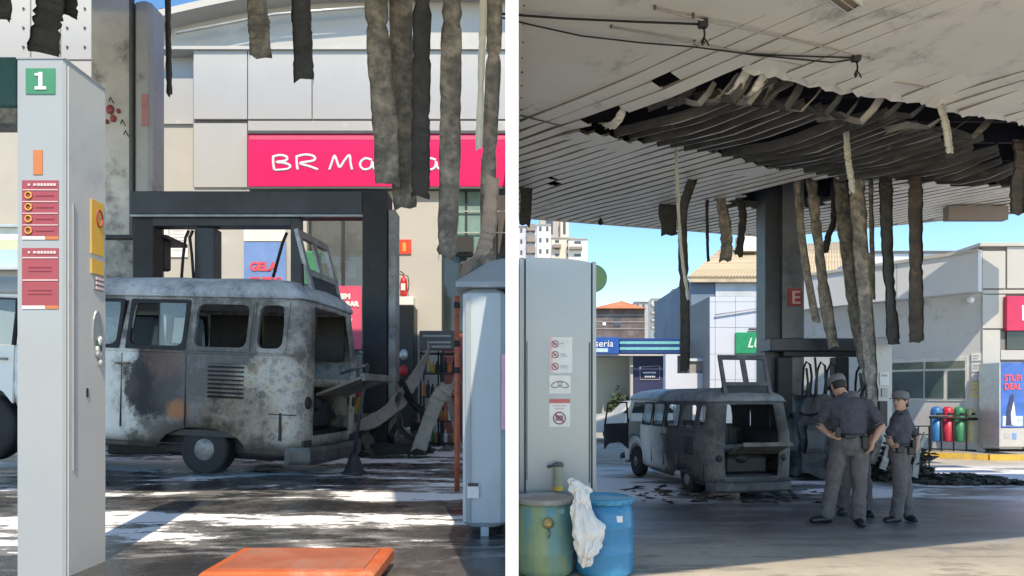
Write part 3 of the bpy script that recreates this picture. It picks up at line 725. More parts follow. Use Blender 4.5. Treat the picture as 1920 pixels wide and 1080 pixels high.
    q = MB(); q.tube([T @ Vector((3.14, .815, 1.04)), T @ Vector((3.14, .86, 1.04)), T @ Vector((3.25, .86, 1.04)), T @ Vector((3.25, .815, 1.04))], .012, 6); obj('door_handle', q, 'steel', door, pivot=False)
    # windscreen frame
    q = MB(); q.tube([(LEN-.02, -.6, 1.2), (LEN-.14, -.56, 1.64), (LEN-.14, .56, 1.64), (LEN-.02, .6, 1.2)], .02, 6); q.tube([(LEN, 0, 1.2), (LEN-.12, 0, 1.64)], .018, 6)
    obj('windscreen_frame', q, 'rubber', root, pivot=False)
    for sg in (1, -1):
        q = MB(); q.lathe([(.10, -.03), (.11, .02), (.08, .05), (.01, .06)], (LEN-.01, sg*.5, .82), 16, 'x'); obj('headlight', q, 'alu', root, pivot=False)
    return root
va = make_van('burnt-out white van behind the grey totem numbered 1, seen from its side', False, 1)
va.location = (-2.02+.100, 6.0+.71, LZ); va.scale = (.985, .9, 1); va.rotation_euler = (0, math.radians(-2.2), PI-math.radians(8)); va['group'] = 'burnt vans'
va.location.z = LZ-.0
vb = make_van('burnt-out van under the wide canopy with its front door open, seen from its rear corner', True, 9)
vb.scale = (.9, .9, .9); u = Vector((-.40, 2.07, 0)).normalized()
ang = math.atan2(u.y, u.x); vb.rotation_euler = (0, 0, ang); vb['group'] = 'burnt vans'
vn = Vector((-u.y, u.x, 0))   # van's left, towards the camera side
rw = Vector((2.93, 10.9, 0))
vb.location = rw - u*(1.01*.9) - vn*(.78*.9)
# ------------------------------------------------------------ left forecourt: canopy, column, shop
LC = 7.2
cn = thing('canopy', 'tall forecourt canopy above the raised left forecourt, stripped to hanging strips', 'canopy', (-5, 3, LC))
q = MB(); q.box(-10.5, -.10, 0.45, 8.8, LC+.25, LC+1.0); obj('roof_deck', q, 'deck_white', cn)
for i in range(26):
    x = -10.4+i*.41
    q = MB(); q.box(x, x+.37, 0.47, 8.75, LC+.05, LC+.07); obj('ceiling_slat', q, 'slat_white' if i % 5 else 'slat_scorched', cn)
q = MB(); q.box(-10.5, -.1, 8.8, 8.86, LC, LC+1.1); obj('fascia', q, 'deck_white', cn)
q = MB(); q.box(-.099, .62, .45, 8.8, LC+.2, LC+.9, ch=.01); obj('sun_block_slab', q, 'deck_white', cn)  # unseen slab added above the view to block a strip of sun

col = thing('canopy_column', 'smoke-stained square column with a narrow pale side casing rising behind the numbered totem', 'column', tuple(P(208, 850, 9.3).xy)+(LZ,))
a = P(170, 0, 9.3); b_ = P(246, 0, 9.3)
q = MB(); q.box(a.x, b_.x, 9.3, 9.85, LZ, LC+.2, ch=.015); obj('shaft', q, 'column_light', col)
q = MB(); q.box(P(249, 0, 9.3).x, P(283, 0, 9.3).x, 9.3, 9.7, LZ, LC+.2, ch=.05); obj('side_casing', q, 'column_blue', col)
q = MB(); FB(q, 242, -80, 248, 500, 9.27, .06); obj('edge_strip', q, 'dark_grey', col)
fb('sticker', 265, 176, 278, 236, 9.285, .012, 'red_faded', col)
q = MB()
for (x, y, r_) in ((206, 205, .06), (212, 222, .045), (222, 208, .03), (200, 228, .03)):
    p = P(x, y, 9.28); q.ball(p, (r_, .03, r_*1.2), 8, 5)
obj('melted_fitting', q, 'red_decal', col)
for (x, y) in ((204, 190), (226, 232), (232, 252)):
    q = MB(); p = P(x, y, 9.27); q.tube([p, p+Vector((.05, -.04, .04)), p+Vector((.10, -.05, -.05))], .008, 5); obj('wire', q, 'char', col)

# shop building with the long fascia
sh = thing('shop_building', 'white panelled convenience shop with a wide pink sign across its front', 'shop', (-5.3, 13, LZ))
D = 13.0
def wall(px0, py0, px1, py1, d, t, m, name='wall'): return fb(name, px0, py0, px1, py1, d, t, m, sh)
# low walls (front faces differ in depth)
wall(-60, 232, 30, 830, D+.3, .3, 'beige_wall'); wall(30, 232, 362, 830, D+.30, .3, 'beige_wall')
wall(362, 352, 575, 830, D+.02, .5, 'white_wall'); wall(724, 352, 828, 815, D, .5, 'white_wall')
# shop entrance (recess)
q = MB(); FB(q, 575, 352, 724, 815, D+3.0, .1); obj('back_wall', q, 'shop_inside', sh)
q = MB(); FB(q, 560, 815, 960, 822, D-.3, 3.6); obj('floor', q, 'concrete', sh)
fb('door_frame', 575, 380, 583, 815, D+.15, .08, 'black_plastic', sh); fb('door_frame', 716, 380, 724, 815, D+.15, .08, 'black_plastic', sh)
fb('door_frame', 583, 380, 716, 392, D+.15, .08, 'black_plastic', sh); fb('door_frame', 640, 392, 646, 815, D+.15, .06, 'black_plastic', sh)
fb('glass_door', 583, 392, 716, 815, D+.18, .012, 'glass_clear', sh)
# recessed upper part left of the fascia, and the fascia panels
wall(296, 100, 362, 232, D+.25, .3, 'panel_white'); wall(-60, 110, 296, 232, D+.28, .3, 'white_wall')
def panels(xs_, y0, y1, d=D-.02):
    for a, b in zip(xs_, xs_[1:]):
        fb('panel', a+.9, y0+.9, b-.9, y1-.9, d, .05, 'panel_white', sh, ch=.004)
q = MB(); FB(q, 362, 86, 957, 356, D+.05, .35); obj('backing', q, 'joint', sh)
panels([362, 464, 585, 704, 830, 957], 92, 224); panels([362, 464], 230, 352)
panels([464, 704, 957], 225.5, 246)
wall(296, 86, 957, 92, D-.08, .5, 'white_wall', 'coping')
# sign
sg_ = thing('shop_sign', 'pink illuminated shop sign lettered BR MANIA in white handwriting', 'sign', tuple(P(705, 350, D-.1)))
q = MB(); FB(q, 465, 250, 957, 350, D-.14, .16, ch=.01); obj('panel', q, 'pink', sg_)
for y0, y1 in ((246, 250), (350, 353.5)): fb('frame', 463, y0, 957, y1, D-.17, .18, 'dark_grey', sg_)
fb('pale_band', 468, 254, 957, 262, D-.145, .004, 'pink_pale', sg_)
def stroke(pts, r_=.026, closed=False):
    q = MB(); pp = [P(x, y, D-.15) for x, y in pts]; sm = []
    for i in range(len(pp)-1):
        a_, b_, c_, d_ = pp[max(i-1, 0)], pp[i], pp[i+1], pp[min(i+2, len(pp)-1)]
        for k in range(4):
            u_ = k/4; sm.append(.5*((2*b_)+(-a_+c_)*u_+(2*a_-5*b_+4*c_-d_)*u_*u_+(-a_+3*b_-3*c_+d_)*u_**3))
    sm.append(pp[-1]); q.tube(sm, r_, 6)
    for v in q.v: v.y = D-.145+(v.y-(D-.15))*.3
    return q
for nm, strokes in (('B', [[(512, 293), (512, 305), (514, 319)], [(511, 294), (525, 291), (537, 294), (536, 301), (518, 304), (534, 306), (544, 311), (538, 317), (514, 319)]]),
    ('R', [[(556, 292), (556, 305), (558, 319)], [(555, 294), (572, 290), (588, 293), (588, 301), (562, 306), (580, 312), (596, 318)]]),
    ('M', [[(617, 319), (622, 305), (627, 292), (632, 304), (637, 314), (645, 302), (655, 291), (657, 305), (660, 319)]]),
    ('a', [[(697, 300), (685, 297), (676, 304), (676, 313), (684, 318), (695, 314), (698, 303), (699, 313), (704, 319)]]),
    ('n', [[(718, 299), (718, 309), (719, 319), (722, 304), (734, 298), (740, 306), (741, 319)]]),
    ('i', [[(757, 300), (758, 319)]]),
    ('a', [[(817, 300), (806, 297), (799, 304), (799, 313), (806, 318), (815, 314), (818, 303), (819, 312), (824, 318)]])):
    mbl = MB()
    for st_ in strokes:
        qq = stroke(st_); mbl.add(qq.v, qq.f, True)
    obj('letter', mbl, 'sign_white', sg_)
# right window bay of the shop
q = MB(); FB(q, 828, 356, 957, 815, D+2.5, .1); obj('back_wall', q, 'shop_inside', sh)
for (x0, x1) in ((826, 832), (872, 876), (930, 934)): fb('mullion', x0, 356, x1, 815, D+.02, .07, 'black_plastic', sh)
for y in (352, 475, 620): fb('transom', 832, y, 957, y+5, D+.025, .06, 'black_plastic', sh)
for i, x in enumerate((832, 876)):
    fb('pane', x, 357, x+40 if i == 0 else 930, 475, D+.05, .01, 'glass_teal', sh)
fb('grille_bar', 832, 395, 957, 397, D+.0, .02, 'alu', sh); fb('grille_bar', 832, 435, 957, 437, D+.0, .02, 'alu', sh)
fb('pane', 832, 480, 957, 620, D+.05, .01, 'glass_dark', sh)
fb('lower_panel', 832, 625, 957, 815, D+.03, .05, 'pink_grey', sh)
fb('monitor', 852, 444, 888, 472, D-.1, .05, 'black_plastic', sh)
# white roof structure above
q = MB()
arc = []
for k in range(17):
    px_ = 290+k*42; arc.append((px_, 62-58*math.sin(min(1, k/9)*PI/2)))
arc = [P(x, y, D+1.2) for x, y in arc]
rings = [[p+Vector((0, 0, 0)), p+Vector((0, -.5, -.02)), p+Vector((0, -.5, .13)), p+Vector((0, 3, .25))] for p in arc]
q.loft(rings, True, True, False); obj('curved_roof_edge', q, 'white_wall', sh)
poly = [(p.x, p.z) for p in arc]+[(arc[-1].x, P(0, 95, D+1.2).z), (arc[0].x, P(0, 95, D+1.2).z)]
q = MB(); q.prism_y(poly, D+1.2, D+1.6); obj('gable_wall', q, 'panel_white', sh)
q = MB()
for (x0, y0, x1, y1) in ((330, 62, 700, 12),):
    a = P(x0, y0, D+.9); b = P(x1, y1, D+.9); q.tube([a, (a+b)/2+Vector((0, 0, .12)), b], .03, 6)
obj('gutter', q, 'alu', sh)
fb('roof_vent', 300, 15, 372, 26, D+2.6, .8, 'dark_grey', sh)
# top left: white perforated side panels
pf = thing('perforated_screen', 'white metal screen dotted with small bolts at the top behind the totem', 'screen', tuple(P(85, 112, 11.5)))
for (x0, x1) in ((-30, 56), (58, 112), (114, 171)):
    pn = fb('panel', x0, -40, x1, 112, 11.5, .06, 'white_wall', pf, ch=.01)
    for yy in range(-20, 110, 36):
        for xx in (x0+12, x1-12):
            if xx < 0: continue
            p = P(xx, yy, 11.49); q = MB(); q.lathe([(.022, 0), (.018, -.015)], p, 8, 'y'); obj('bolt', q, 'dark_grey', pn)
# far-left teal light box with sooty underside, bright window
q = MB(); FB(q, -40, 105, 33, 200, 9.0, .4, ch=.03); tb = obj('light_box', q, 'teal', None); tag(tb, 'dark teal canopy light box at the top left beside the totem', 'light box')
q = MB(); FB(q, -40, 201, 33, 230, 9.02, .36, ch=.02); obj('underside', q, 'concrete', tb)
wf = thing('window', 'bright shop window with green and blue stripes left of the totem', 'window', tuple(P(0, 505, D+.2)))
fb('frame', -50, 420, 34, 425, D+.1, .12, 'alu', wf); fb('frame', -50, 500, 34, 505, D+.1, .12, 'alu', wf)
fb('pane', -50, 425, 34, 449, D+.2, .03, 'pale_sticker', wf); fb('pane', -50, 449, 34, 468, D+.2, .03, 'green_pale', wf); fb('pane', -50, 468, 34, 500, D+.2, .03, 'teal_pale', wf)

# notices on the wall, posters
def poster(name, label, cat, px0, py0, px1, py1, d, m, lines=(), group=None):
    q = MB(); FB(q, px0, py0, px1, py1, d, .02); o = obj(name, q, m)
    tag(o, label, cat, group)
    for (x0, y0, x1, y1, mm) in lines: fb('print', x0, y0, x1, y1, d-.003, .004, mm, o)
    return o
poster('notice', 'white paper notice left of the charred hose post', 'notice', 284, 418, 316, 444, D+.27, 'paper', [(288, 427, 306, 429, 'ink_grey')])
poster('notice', 'tall white paper notice with small print left of the charred hose post', 'notice', 318, 414, 352, 482, D+.27, 'paper', [(323, 420+k*6, 346, 421.4+k*6, 'ink_grey') for k in range(9)])
po = poster('poster', 'blue poster with red letters seen through the charred gantry', 'poster', 457, 454, 536, 640, D-.02, 'blue_poster', [(457, 424, 536, 452, 'paper')])
text('GELA', P(468, 507, D-.03), .24, 'red_text', po, bold=.012, sx=.95); text('STUPIDO', P(468, 530, D-.03), .16, 'red_text', po, bold=.008)
po = poster('poster', 'pink poster with white words right beside the charred gantry post', 'poster', 606, 536, 678, 655, D-.06, 'pink_pale')
text('SEM', P(634, 560, D-.07), .14, 'sign_white', po, bold=.01); text('PARAR', P(634, 574, D-.07), .135, 'sign_white', po, bold=.01)
text('TAG', P(636, 632, D-.07), .13, 'sign_white', po, bold=.008)
q = MB(); q.tube([P(648+12*math.cos(a_), 598+12*math.sin(a_), D-.07) for a_ in [k*PI/6 for k in range(7)]], .006, 5); obj('print', q, 'sign_white', po)
# shelves glimpsed in the shop
sf = thing('shop_shelf', 'dark shelving with red and green stock inside the shop entrance', 'shelf', tuple(P(640, 815, D+1.6)))
for y in (470, 520, 560, 620, 690, 760): fb('shelf_board', 560, y, 700, y+4, D+1.6, .5, 'char_blue', sf)
cols = ['red_decal', 'green_decal', 'bottle_orange', 'bottle_blue', 'paper', 'red', 'bin_green']
rn = random.Random(3)
for r_, y in enumerate((470, 520, 560, 620, 690)):
    x = 566
    while x < 694:
        w_ = rn.uniform(6, 14); h_ = rn.uniform(14, 34)
        if rn.random() < .8: fb('packet', x, y-h_, x+w_*.85, y, D+1.65, .2, rn.choice(cols), sf)
        x += w_
q = MB(); FB(q, 566, 470, 598, 535, D-.5, .2, ch=.03); tag(obj('crate', q, 'green_decal'), 'green plastic crate seen through the raised tailgate frame', 'crate')
# signs and extinguisher right of the gantry
fs = poster('fire_sign', 'small square red extinguisher sign above the wall extinguisher', 'sign', 744, 449, 771, 476, D-.03, 'red_sign')
fb('print', 755, 455, 761, 471, D-.034, .004, 'bottle_yellow', fs)
def extinguisher(label, px, py, d, hgt, group):
    r = thing('fire_extinguisher', label, 'extinguisher', tuple(P(px, py, d)), group)
    c = P(px, py, d); k = hgt
    q = MB(); q.lathe([(.05*k, 0), (.13*k, .01), (.14*k, .05), (.14*k, .55*k), (.11*k, .68*k), (.05*k, .74*k), (.04*k, .80*k)], c, 18); obj('tank', q, 'red', r)
    q = MB(); q.tube([c+Vector((0, 0, .80*k)), c+Vector((0, 0, .88*k)), c+Vector((-.14*k, 0, .98*k))], .022*k, 6); q.tube([c+Vector((0, 0, .82*k)), c+Vector((-.16*k, 0, .86*k))], .018*k, 6); obj('handle', q, 'black_plastic', r)
    q = MB(); q.tube([c+Vector((.03, 0, .83*k)), c+Vector((.16*k, 0, .78*k)), c+Vector((.20*k, 0, .5*k)), c+Vector((.17*k, 0, .2*k))], .018*k, 6); obj('hose', q, 'rubber', r)
    q = MB(); q.box(c.x-.08*k, c.x+.08*k, c.y-.15*k, c.y-.13*k, c.z+.22*k, c.z+.48*k); obj('tag', q, 'paper', r)
    return r
extinguisher('red extinguisher hung on the pale wall above the black cabinet', 757, 556, D-.18, .52, 'extinguishers')
q = MB(); FB(q, 738, 556, 775, 572, D-.3, .3, ch=.01); tag(obj('shelf', q, 'paper'), 'small pale ledge beneath the hanging extinguisher', 'ledge')
cb = thing('cabinet', 'narrow black cabinet below the hanging extinguisher', 'cabinet', tuple(P(756, 800, D-.5)))
fb('body', 738, 573, 776, 800, D-.5, .5, 'black_plastic', cb, ch=.02)
for y, m_ in ((665, 'alu'), (695, 'red'), (730, 'red_decal')):
    q = MB(); q.ball(P(757, y, D-.52), (.09, .03, .11), 10, 6); obj('dial', q, m_, cb)

# charred gantry over the pump island
ga = thing('pump_gantry', 'charred black steel frame standing over the pump island behind the van', 'gantry', tuple(P(700, 848, 8.9)))
GD = 8.9; gz = LZ+.14
fb('beam', 243, 358, 680, 402, GD, .35, 'char_blue', ga, ch=.012)
fb('trim', 243, 402, 680, 406, GD-.02, .05, 'alu_sooty', ga)
fb('lower_beam', 285, 406.5, 545, 424, GD+.05, .2, 'char_blue', ga, ch=.01)
a = P(680, 0, GD); b = P(726, 357, GD); q = MB(); q.box(a.x, b.x, GD-.03, GD+.4, gz, b.z, ch=.015); obj('post', q, 'char_post', ga)
a = P(727, 0, GD); b = P(741, 392, GD); q = MB(); q.box(a.x, b.x, GD+.02, GD+.35, gz, b.z, ch=.01); obj('side_cover', q, 'smoked_panel', ga)
a = P(360, 0, GD); b = P(398, 424, GD); q = MB(); q.box(a.x, b.x, GD+.06, GD+.3, gz, b.z, ch=.015); obj('post', q, 'char_blue', ga)
a = P(243, 0, GD); b = P(284, 404, GD); q = MB(); q.box(a.x, b.x, GD+.06, GD+.3, gz, b.z, ch=.015); obj('post', q, 'char_post', ga)
fb('beam_end', 545, 406, 562, 600, GD+.06, .15, 'char_blue', ga)
for (x0, dx) in ((348, 9), (356, -8), (520, -18)):
    p0 = P(x0+6, 432, GD); q = MB()
    if dx == -18: q.tube([P(538, 436, GD), P(530, 455, GD), P(512, 520, GD)], .022, 6)
    else: q.tube([p0, P(x0, 445, GD), P(x0-dx*.5, 480, GD), P(x0-dx, 540, GD)], .02, 6)
    obj('fuel_hose', q, 'rubber', ga)
isl = struct('pump_island', (lambda q: (FB(q, 200, 850-18, 782, 852, 8.55, 1.3, ch=.02), q)[1])(MB()), 'char_island')
pm = thing('fuel_pump', 'burnt fuel pump with a flaked white cabinet behind the van roof', 'fuel pump', tuple(P(240, 840, GD+.4)))
fb('cabinet', 192, 448, 262, 840, GD+.35, .5, 'flaked_white', pm, ch=.02); fb('display', 262, 444, 308, 505, GD+.4, .2, 'char', pm, ch=.02)
fb('display_glass', 285, 455, 300, 497, GD+.38, .02, 'paper', pm); fb('top_cap', 188, 440, 312, 447, GD+.3, .6, 'char', pm)

# rack of bottles with a sign box
rk = thing('bottle_rack', 'wire rack of coloured oil bottles with a dark sign box on top', 'rack', tuple(P(822, 835, 10)))
q = MB()
for x in (789, 822, 858):
    for dd in (0, .35): q.tube([P(x, 838, 10)+Vector((0, dd, 0)), P(x, 658, 10)+Vector((0, dd, 0))], .014, 5)
obj('upright', q, 'rubber', rk)
for y in (662, 700, 745, 790, 832):
    q = MB(); a = P(789, y, 10); b = P(858, y, 10); q.box(a.x, b.x, 10, 10.35, a.z-.01, a.z+.01); obj('shelf', q, 'char', rk)
rn = random.Random(5)
for y in (700, 745, 790, 832):
    for k in range(8):
        x = 795+k*8; 
        if rn.random() < .12: continue
        m_ = rn.choice(['bottle_yellow', 'bottle_green', 'bottle_orange', 'char', 'paper', 'bottle_blue', 'char', 'bottle_orange'])
        p = P(x, y, 10.12)+Vector((0, rn.uniform(-.04, .1), .012)); h = rn.uniform(.17, .26)
        q = MB(); q.lathe([(.028, 0), (.03, .02), (.03, h*.65), (.012, h*.8), (.012, h)], p, 8); obj('bottle', q, m_, rk)
fb('sign_box', 786, 620, 852, 656, 9.95, .15, 'dark_grey', rk, ch=.01)
for k, y in enumerate((628, 640, 648)): fb('print', 793+k*8, y, 845, y+3.5, 9.945, .006, 'ink_grey', rk)
po = thing('striped_pole', 'thin rusty orange pole standing beside the grey tank', 'pole', tuple(P(857, 920, 5.6)))
a = P(857, 925, 5.3); b = P(857, 555, 5.3)
q = MB(); q.tube([Vector((a.x, a.y, LZ)), Vector((b.x, b.y, b.z))], .022, 10); obj('shaft', q, 'orange_pole', po)
for y in (578, 650, 700): q = MB(); p = P(857, y, 5.3); q.lathe([(.026, 0), (.026, .05)], p, 10); obj('clamp', q, 'rubber', po)

# grey tank on legs
TD = 3.6
tk = thing('grey_tank', 'pale blue-grey metal tank on legs with a sloping lid at the centre', 'tank', tuple(P(905, 1000, TD)))
x0 = P(867, 0, TD).x; x1 = -.035; z1 = P(0, 540, TD).z; z0 = P(0, 990, TD).z
q = MB(); q.box(x0, x1, TD, TD+.75, z0, z1, ch=.03); obj('body', q, 'tank_paint', tk)
q = MB(); e = .035; zz = z1+.001
vs = [(x0-e, TD-e, zz), (x1, TD-e, zz), (x1, TD+.78, zz), (x0-e, TD+.78, zz), (x0-e, TD-e, zz+.03), (x1, TD-e, zz+.03), (x1, TD+.78, zz+.03), (x0-e, TD+.78, zz+.03), (x1-.10, TD+.2, zz+.19), (x1, TD+.2, zz+.21), (x1, TD+.55, zz+.21), (x1-.10, TD+.55, zz+.19)]
q.add(vs, [(3, 2, 1, 0), (0, 1, 5, 4), (1, 2, 6, 5), (2, 3, 7, 6), (3, 0, 4, 7), (4, 5, 9, 8), (5, 6, 10, 9), (6, 7, 11, 10), (7, 4, 8, 11), (8, 9, 10, 11)]); obj('lid', q, 'grey_lid', tk)
for (x, dy) in ((908, 0.0), (893, .65)):
    a = P(x-7, 0, TD).x; b = P(x+8, 0, TD).x; q = MB(); q.box(a, b, TD+.02+dy, TD+.08+dy, LZ-.0, z0); obj('leg', q, 'tank_paint', tk)
q = MB(); q.box(-.10, -.055, TD+.4, TD+.46, LZ, z0); obj('leg', q, 'rubber', tk)
q = MB(); FB(q, 873, 560, 882, 980, TD-.012, .012); obj('corner_seam', q, 'grey_lid', tk)
fb('label', 876, 908, 898, 934, TD-.015, .004, 'paper', tk); fb('print', 877, 906, 897, 912, TD-.018, .003, 'ink', tk)
fb('label', 940, 664, 949, 806, TD-.006, .005, 'pink_pale2', tk)

# numbered totem
TT = 2.8
to = thing('pump_totem', 'tall pale grey totem with a green number 1 and red price stickers', 'totem', tuple(P(110, 1080, TT).xy)+(LZ,))
x0 = P(33, 0, TT).x; x1 = P(121, 0, TT).x; zt = P(0, 111, TT).z
poly = [(x0, TT+.0), (x1-.012, TT), (x1, TT+.012), (x1, TT+.28), (x0, TT+.28)]
q = MB(); q.prism([(x0, TT), (x1-.01, TT), (x1, TT+.01), (x1, TT+.28), (x0, TT+.28)], LZ, zt); tb_ = obj('casing', q, 'grey_paint', to)
q = MB(); q.box(x1+.0, x1+.004, TT+.02, TT+.275, LZ+.0, zt-.02); obj('side_panel', q, 'grey_paint_dark', to)
q = MB(); q.box(x1+.004, x1+.010, TT+.045, TT+.053, P(0, 885, TT).z, P(0, 375, TT).z); obj('groove', q, 'groove_grey', to)
q = MB(); q.box(x0-.004, x1+.003, TT-.004, TT+.28, zt, zt+.006); obj('top_cap', q, 'grey_paint', to)
def st(px0, py0, px1, py1, m_, lab='sticker', t=.004, k=.0): return fb(lab, px0, py0, px1, py1, TT-t-k, t, m_, to)
st(48, 128, 103, 176, 'green_decal'); 
q = MB(); FB(q, 72, 135, 79, 162, TT-.008, .003); FB(q, 65, 162, 86, 167.5, TT-.008, .003); FB(q, 65, 137, 71.9, 141.5, TT-.008, .003); obj('lettering', q, 'sign_white', to)
st(62, 281, 79, 327, 'orange_decal')
def pricebox(y0, rows, y1):
    st(41, y0, 109, y1, 'red_decal'); 
    st(41, y1, 84, y1+6, 'paper'); st(85, y1, 109, y1+6, 'orange_decal')
    q = MB(); FB(q, 52, y0+6, 56, y0+10, TT-.008, .003); FB(q, 62, y0+6, 68, y0+10, TT-.008, .003)
    for k in range(6): FB(q, 70+k*6, y0+5.5, 74.5+k*6, y0+10.5, TT-.008, .003)
    obj('print', q, 'ink_pale', to)
pricebox(338, 4, 443); pricebox(465, 2, 573)
for y in (355, 377, 399, 421): st(42, y, 108, y+1.6, 'ink_pale', 'divider', .003, .004)
for y in (482, 524): st(42, y, 108, y+2.2, 'ink_pale', 'divider', .003, .004)
for k, y in enumerate((366, 388, 410, 432)):
    p = P(53, y, TT-.008); q = MB()
    q.tube([p+Vector((.014*math.cos(a_), 0, .014*math.sin(a_))) for a_ in [j*PI/5 for j in range(11)]], .0032, 5); obj('icon', q, 'yellow_decal', to)
    st(66, y-1, 100, y+1, 'ink_pinkish', 'print', .003, .004)
for y in (500, 507, 543, 550): st(52, y, 96, y+1.5, 'ink_pinkish', 'print', .003, .004)
def sd(name, ya, yb, z_a, z_b, m_, k=0.0):   # on the side face: ya..yb are depths
    q = MB(); q.box(x1+.0045+k, x1+.009+k, ya, yb, z_b, z_a); return obj(name, q, m_, to)
def zs_(py, d): return P(0, py, d).z
# side face runs from TT (px 121) to TT+.28
def dpx(px): return TT*(960-121)/(960-px)*1.0
for (pa, pb, y0, y1, m_) in ((168, 191, 378, 478, 'yellow_decal'), (168, 191, 488, 515, 'yellow_decal'), (173, 191, 515, 545, 'ink_grey2')):
    d0 = min(TT+.275, dpx(pa)); d1 = min(TT+.275, dpx(pb)); sd('sticker', d0, d1, zs_(y0, (d0+d1)/2), zs_(y1, (d0+d1)/2), m_)
d0, d1 = dpx(178), dpx(187)
p = Vector((x1+.011, (d0+d1)/2, zs_(408, d0))); q = MB()
q.tube([p+Vector((0, .022*math.cos(a_), .04*math.sin(a_))) for a_ in [j*PI/6 for j in range(13)]], .004, 5); obj('print', q, 'ink_pinkish', to)
for k in range(3):
    sd('print', dpx(176), dpx(190), zs_(519+k*9, TT+.2), zs_(524+k*9, TT+.2), 'ink_pale', .004)
q = MB(); pc = Vector((x1+.004, dpx(180), zs_(625, TT+.2)))
rg = []
for r_, o_ in ((.085, 0), (.082, .006)):
    rg.append([pc+Vector((o_, .42*r_*math.cos(a_), r_*math.sin(a_)*1.3)) for a_ in [k*2*PI/20 for k in range(20)]])
q.loft(rg, True, True, False); obj('lock_plate', q, 'steel_plate', to)
q = MB()
for k in range(6): q.ball(pc+Vector((.01, .012*math.cos(k*1.3), -.03-.02*k+.01*math.sin(k*2))), (.012, .012, .02), 7, 5)
obj('peeling_foil', q, 'alu', to); q = MB(); q.box(pc.x+.004, pc.x+.012, pc.y-.015, pc.y+.02, pc.z-.10, pc.z-.03); obj('lock_hole', q, 'green_black', to)
q = MB(); q.box(x1+.004, x1+.008, dpx(160), dpx(163), zs_(745, TT+.15), zs_(728, TT+.15)); obj('keyhole', q, 'rubber', to)

# orange box in front
d0 = 2.55
ob = thing('orange_crate', 'faded orange plastic chest cut off by the bottom edge, in front of the van', 'crate', tuple(P(550, 1075, d0).xy)+(LZ,))
zt = P(0, 1072, d0).z; dk = .8*0
hh = CAMZ-zt; db = hh*F/(1027-740)
xa = P(380, 0, d0).x; xb = P(697, 0, d0).x
print('orange box', zt, db, xa, xb)
q = MB(); rings = []
for z, i in ((LZ, .03), (zt-.05, .0), (zt-.05, -.012), (zt-.012, -.012), (zt, 0.0)):
    xi0, xi1 = xa+i, xb-i; y0_, y1_ = d0+i, db-i
    rings.append([Vector((xi0, y0_, z)), Vector((xi1, y0_, z)), Vector((xi1, y1_, z)), Vector((xi0, y1_, z))])
q.loft(rings, True, True, False); ch_ = obj('body', q, 'orange', ob)
q = MB(); q.box(xa+.04, xb-.04, d0+.03, db-.03, zt, zt+.006); obj('lid_panel', q, 'orange_top', ob)

# prop with a cone foot at the back of the van
cn_ = thing('warning_cone', 'sooty black cone with a thin pole at the rear of the near van', 'cone', tuple(P(664, 888, 6.4).xy)+(LZ,))
c = P(664, 888, 6.5); c.z = LZ
q = MB(); q.lathe([(.13, .0), (.13, .015), (.10, .03), (.05, .17), (.03, .22)], c, 18); obj('foot', q, 'char', cn_)
q = MB(); q.tube([c+Vector((0, 0, .2)), P(680, 740, 6.5), P(690, 684, 6.5)], .018, 8); obj('pole', q, 'char_blue', cn_)
q = MB(); q.tube([P(690, 684, 6.5), P(640, 700, 6.7)], .015, 6); obj('crossbar', q, 'scorched', cn_)

# hanging strips
LST = [
 ('wide scorched ceiling strip leaning across the white screen, top left', [(96, -10), (90, 40), (82, 100)], 48, 7.0, 'strip_dark'),
 ('short dark strip stub at the very top left corner', [(8, -12), (6, 36)], 30, 7.0, 'strip_dark'),
 ('short dark strip stub right of the leaning one above the totem', [(130, -12), (126, 28)], 32, 7.1, 'strip_dark'),
 ('thin dark sliver hanging right of the smoke-stained column', [(316, -10), (317, 90), (319, 176)], 8, 6.9, 'strip_dark'),
 ('short scorched strip ending above the fascia, right of the thin sliver', [(482, -10), (486, 50), (489, 106)], 37, 7.0, 'strip_char'),
 ('short blackened strip in front of the fascia panels, second of two short ones', [(565, -10), (568, 70), (570, 148)], 36, 6.8, 'strip_dark'),
 ('speckled strip covering the middle of the pink sign, first of the close trio', [(705, -10), (712, 120), (722, 240), (726, 345)], 44, 7.0, 'strip_char'),
 ('longest speckled strip of the close trio, ending below the pink sign', [(752, -10), (753, 150), (755, 280), (760, 388)], 43, 7.2, 'strip_char'),
 ('black twisted strip of the close trio, nearest the shop window', [(792, -10), (790, 150), (789, 260), (788, 366)], 33, 6.9, 'strip_dark'),
 ('broad speckled strip reaching down to the no-smoking sign', [(848, -10), (845, 150), (843, 330), (838, 478)], 38, 6.9, 'strip_char'),
 ('narrow clean white strip between two scorched ones', [(906, -10), (902, 130), (898, 278)], 12, 6.6, 'strip_white'),
 ('long scorched strip above the grey tank, beside the clean white strip', [(927, -10), (924, 150), (916, 320), (915, 505)], 28, 6.7, 'strip_char'),
]
for i, (lab, pts, wpx, d, m_) in enumerate(LST):
    w3 = [P(x, y, d) for x, y in pts]; top = Vector((w3[0].x, d, LC+.06))
    o = solid(obj('hanging_strip', ribbon([top]+w3, wpx/F*d, (0, .12 if i % 2 else -.1), .03, .006, i, side=(1, .12, 0)), m_))
    tag(o, lab, 'ceiling strip', 'burnt strips hanging from the left canopy')
def curl(lab, pts, w_, m_, seed, tw=(0, 0), side=(1, 0, 0)):
    o = solid(obj('bent_strip', ribbon(pts, w_, tw, .02, .01, seed, side=side), m_)); tag(o, lab, 'metal strip', 'bent strips lying about'); return o
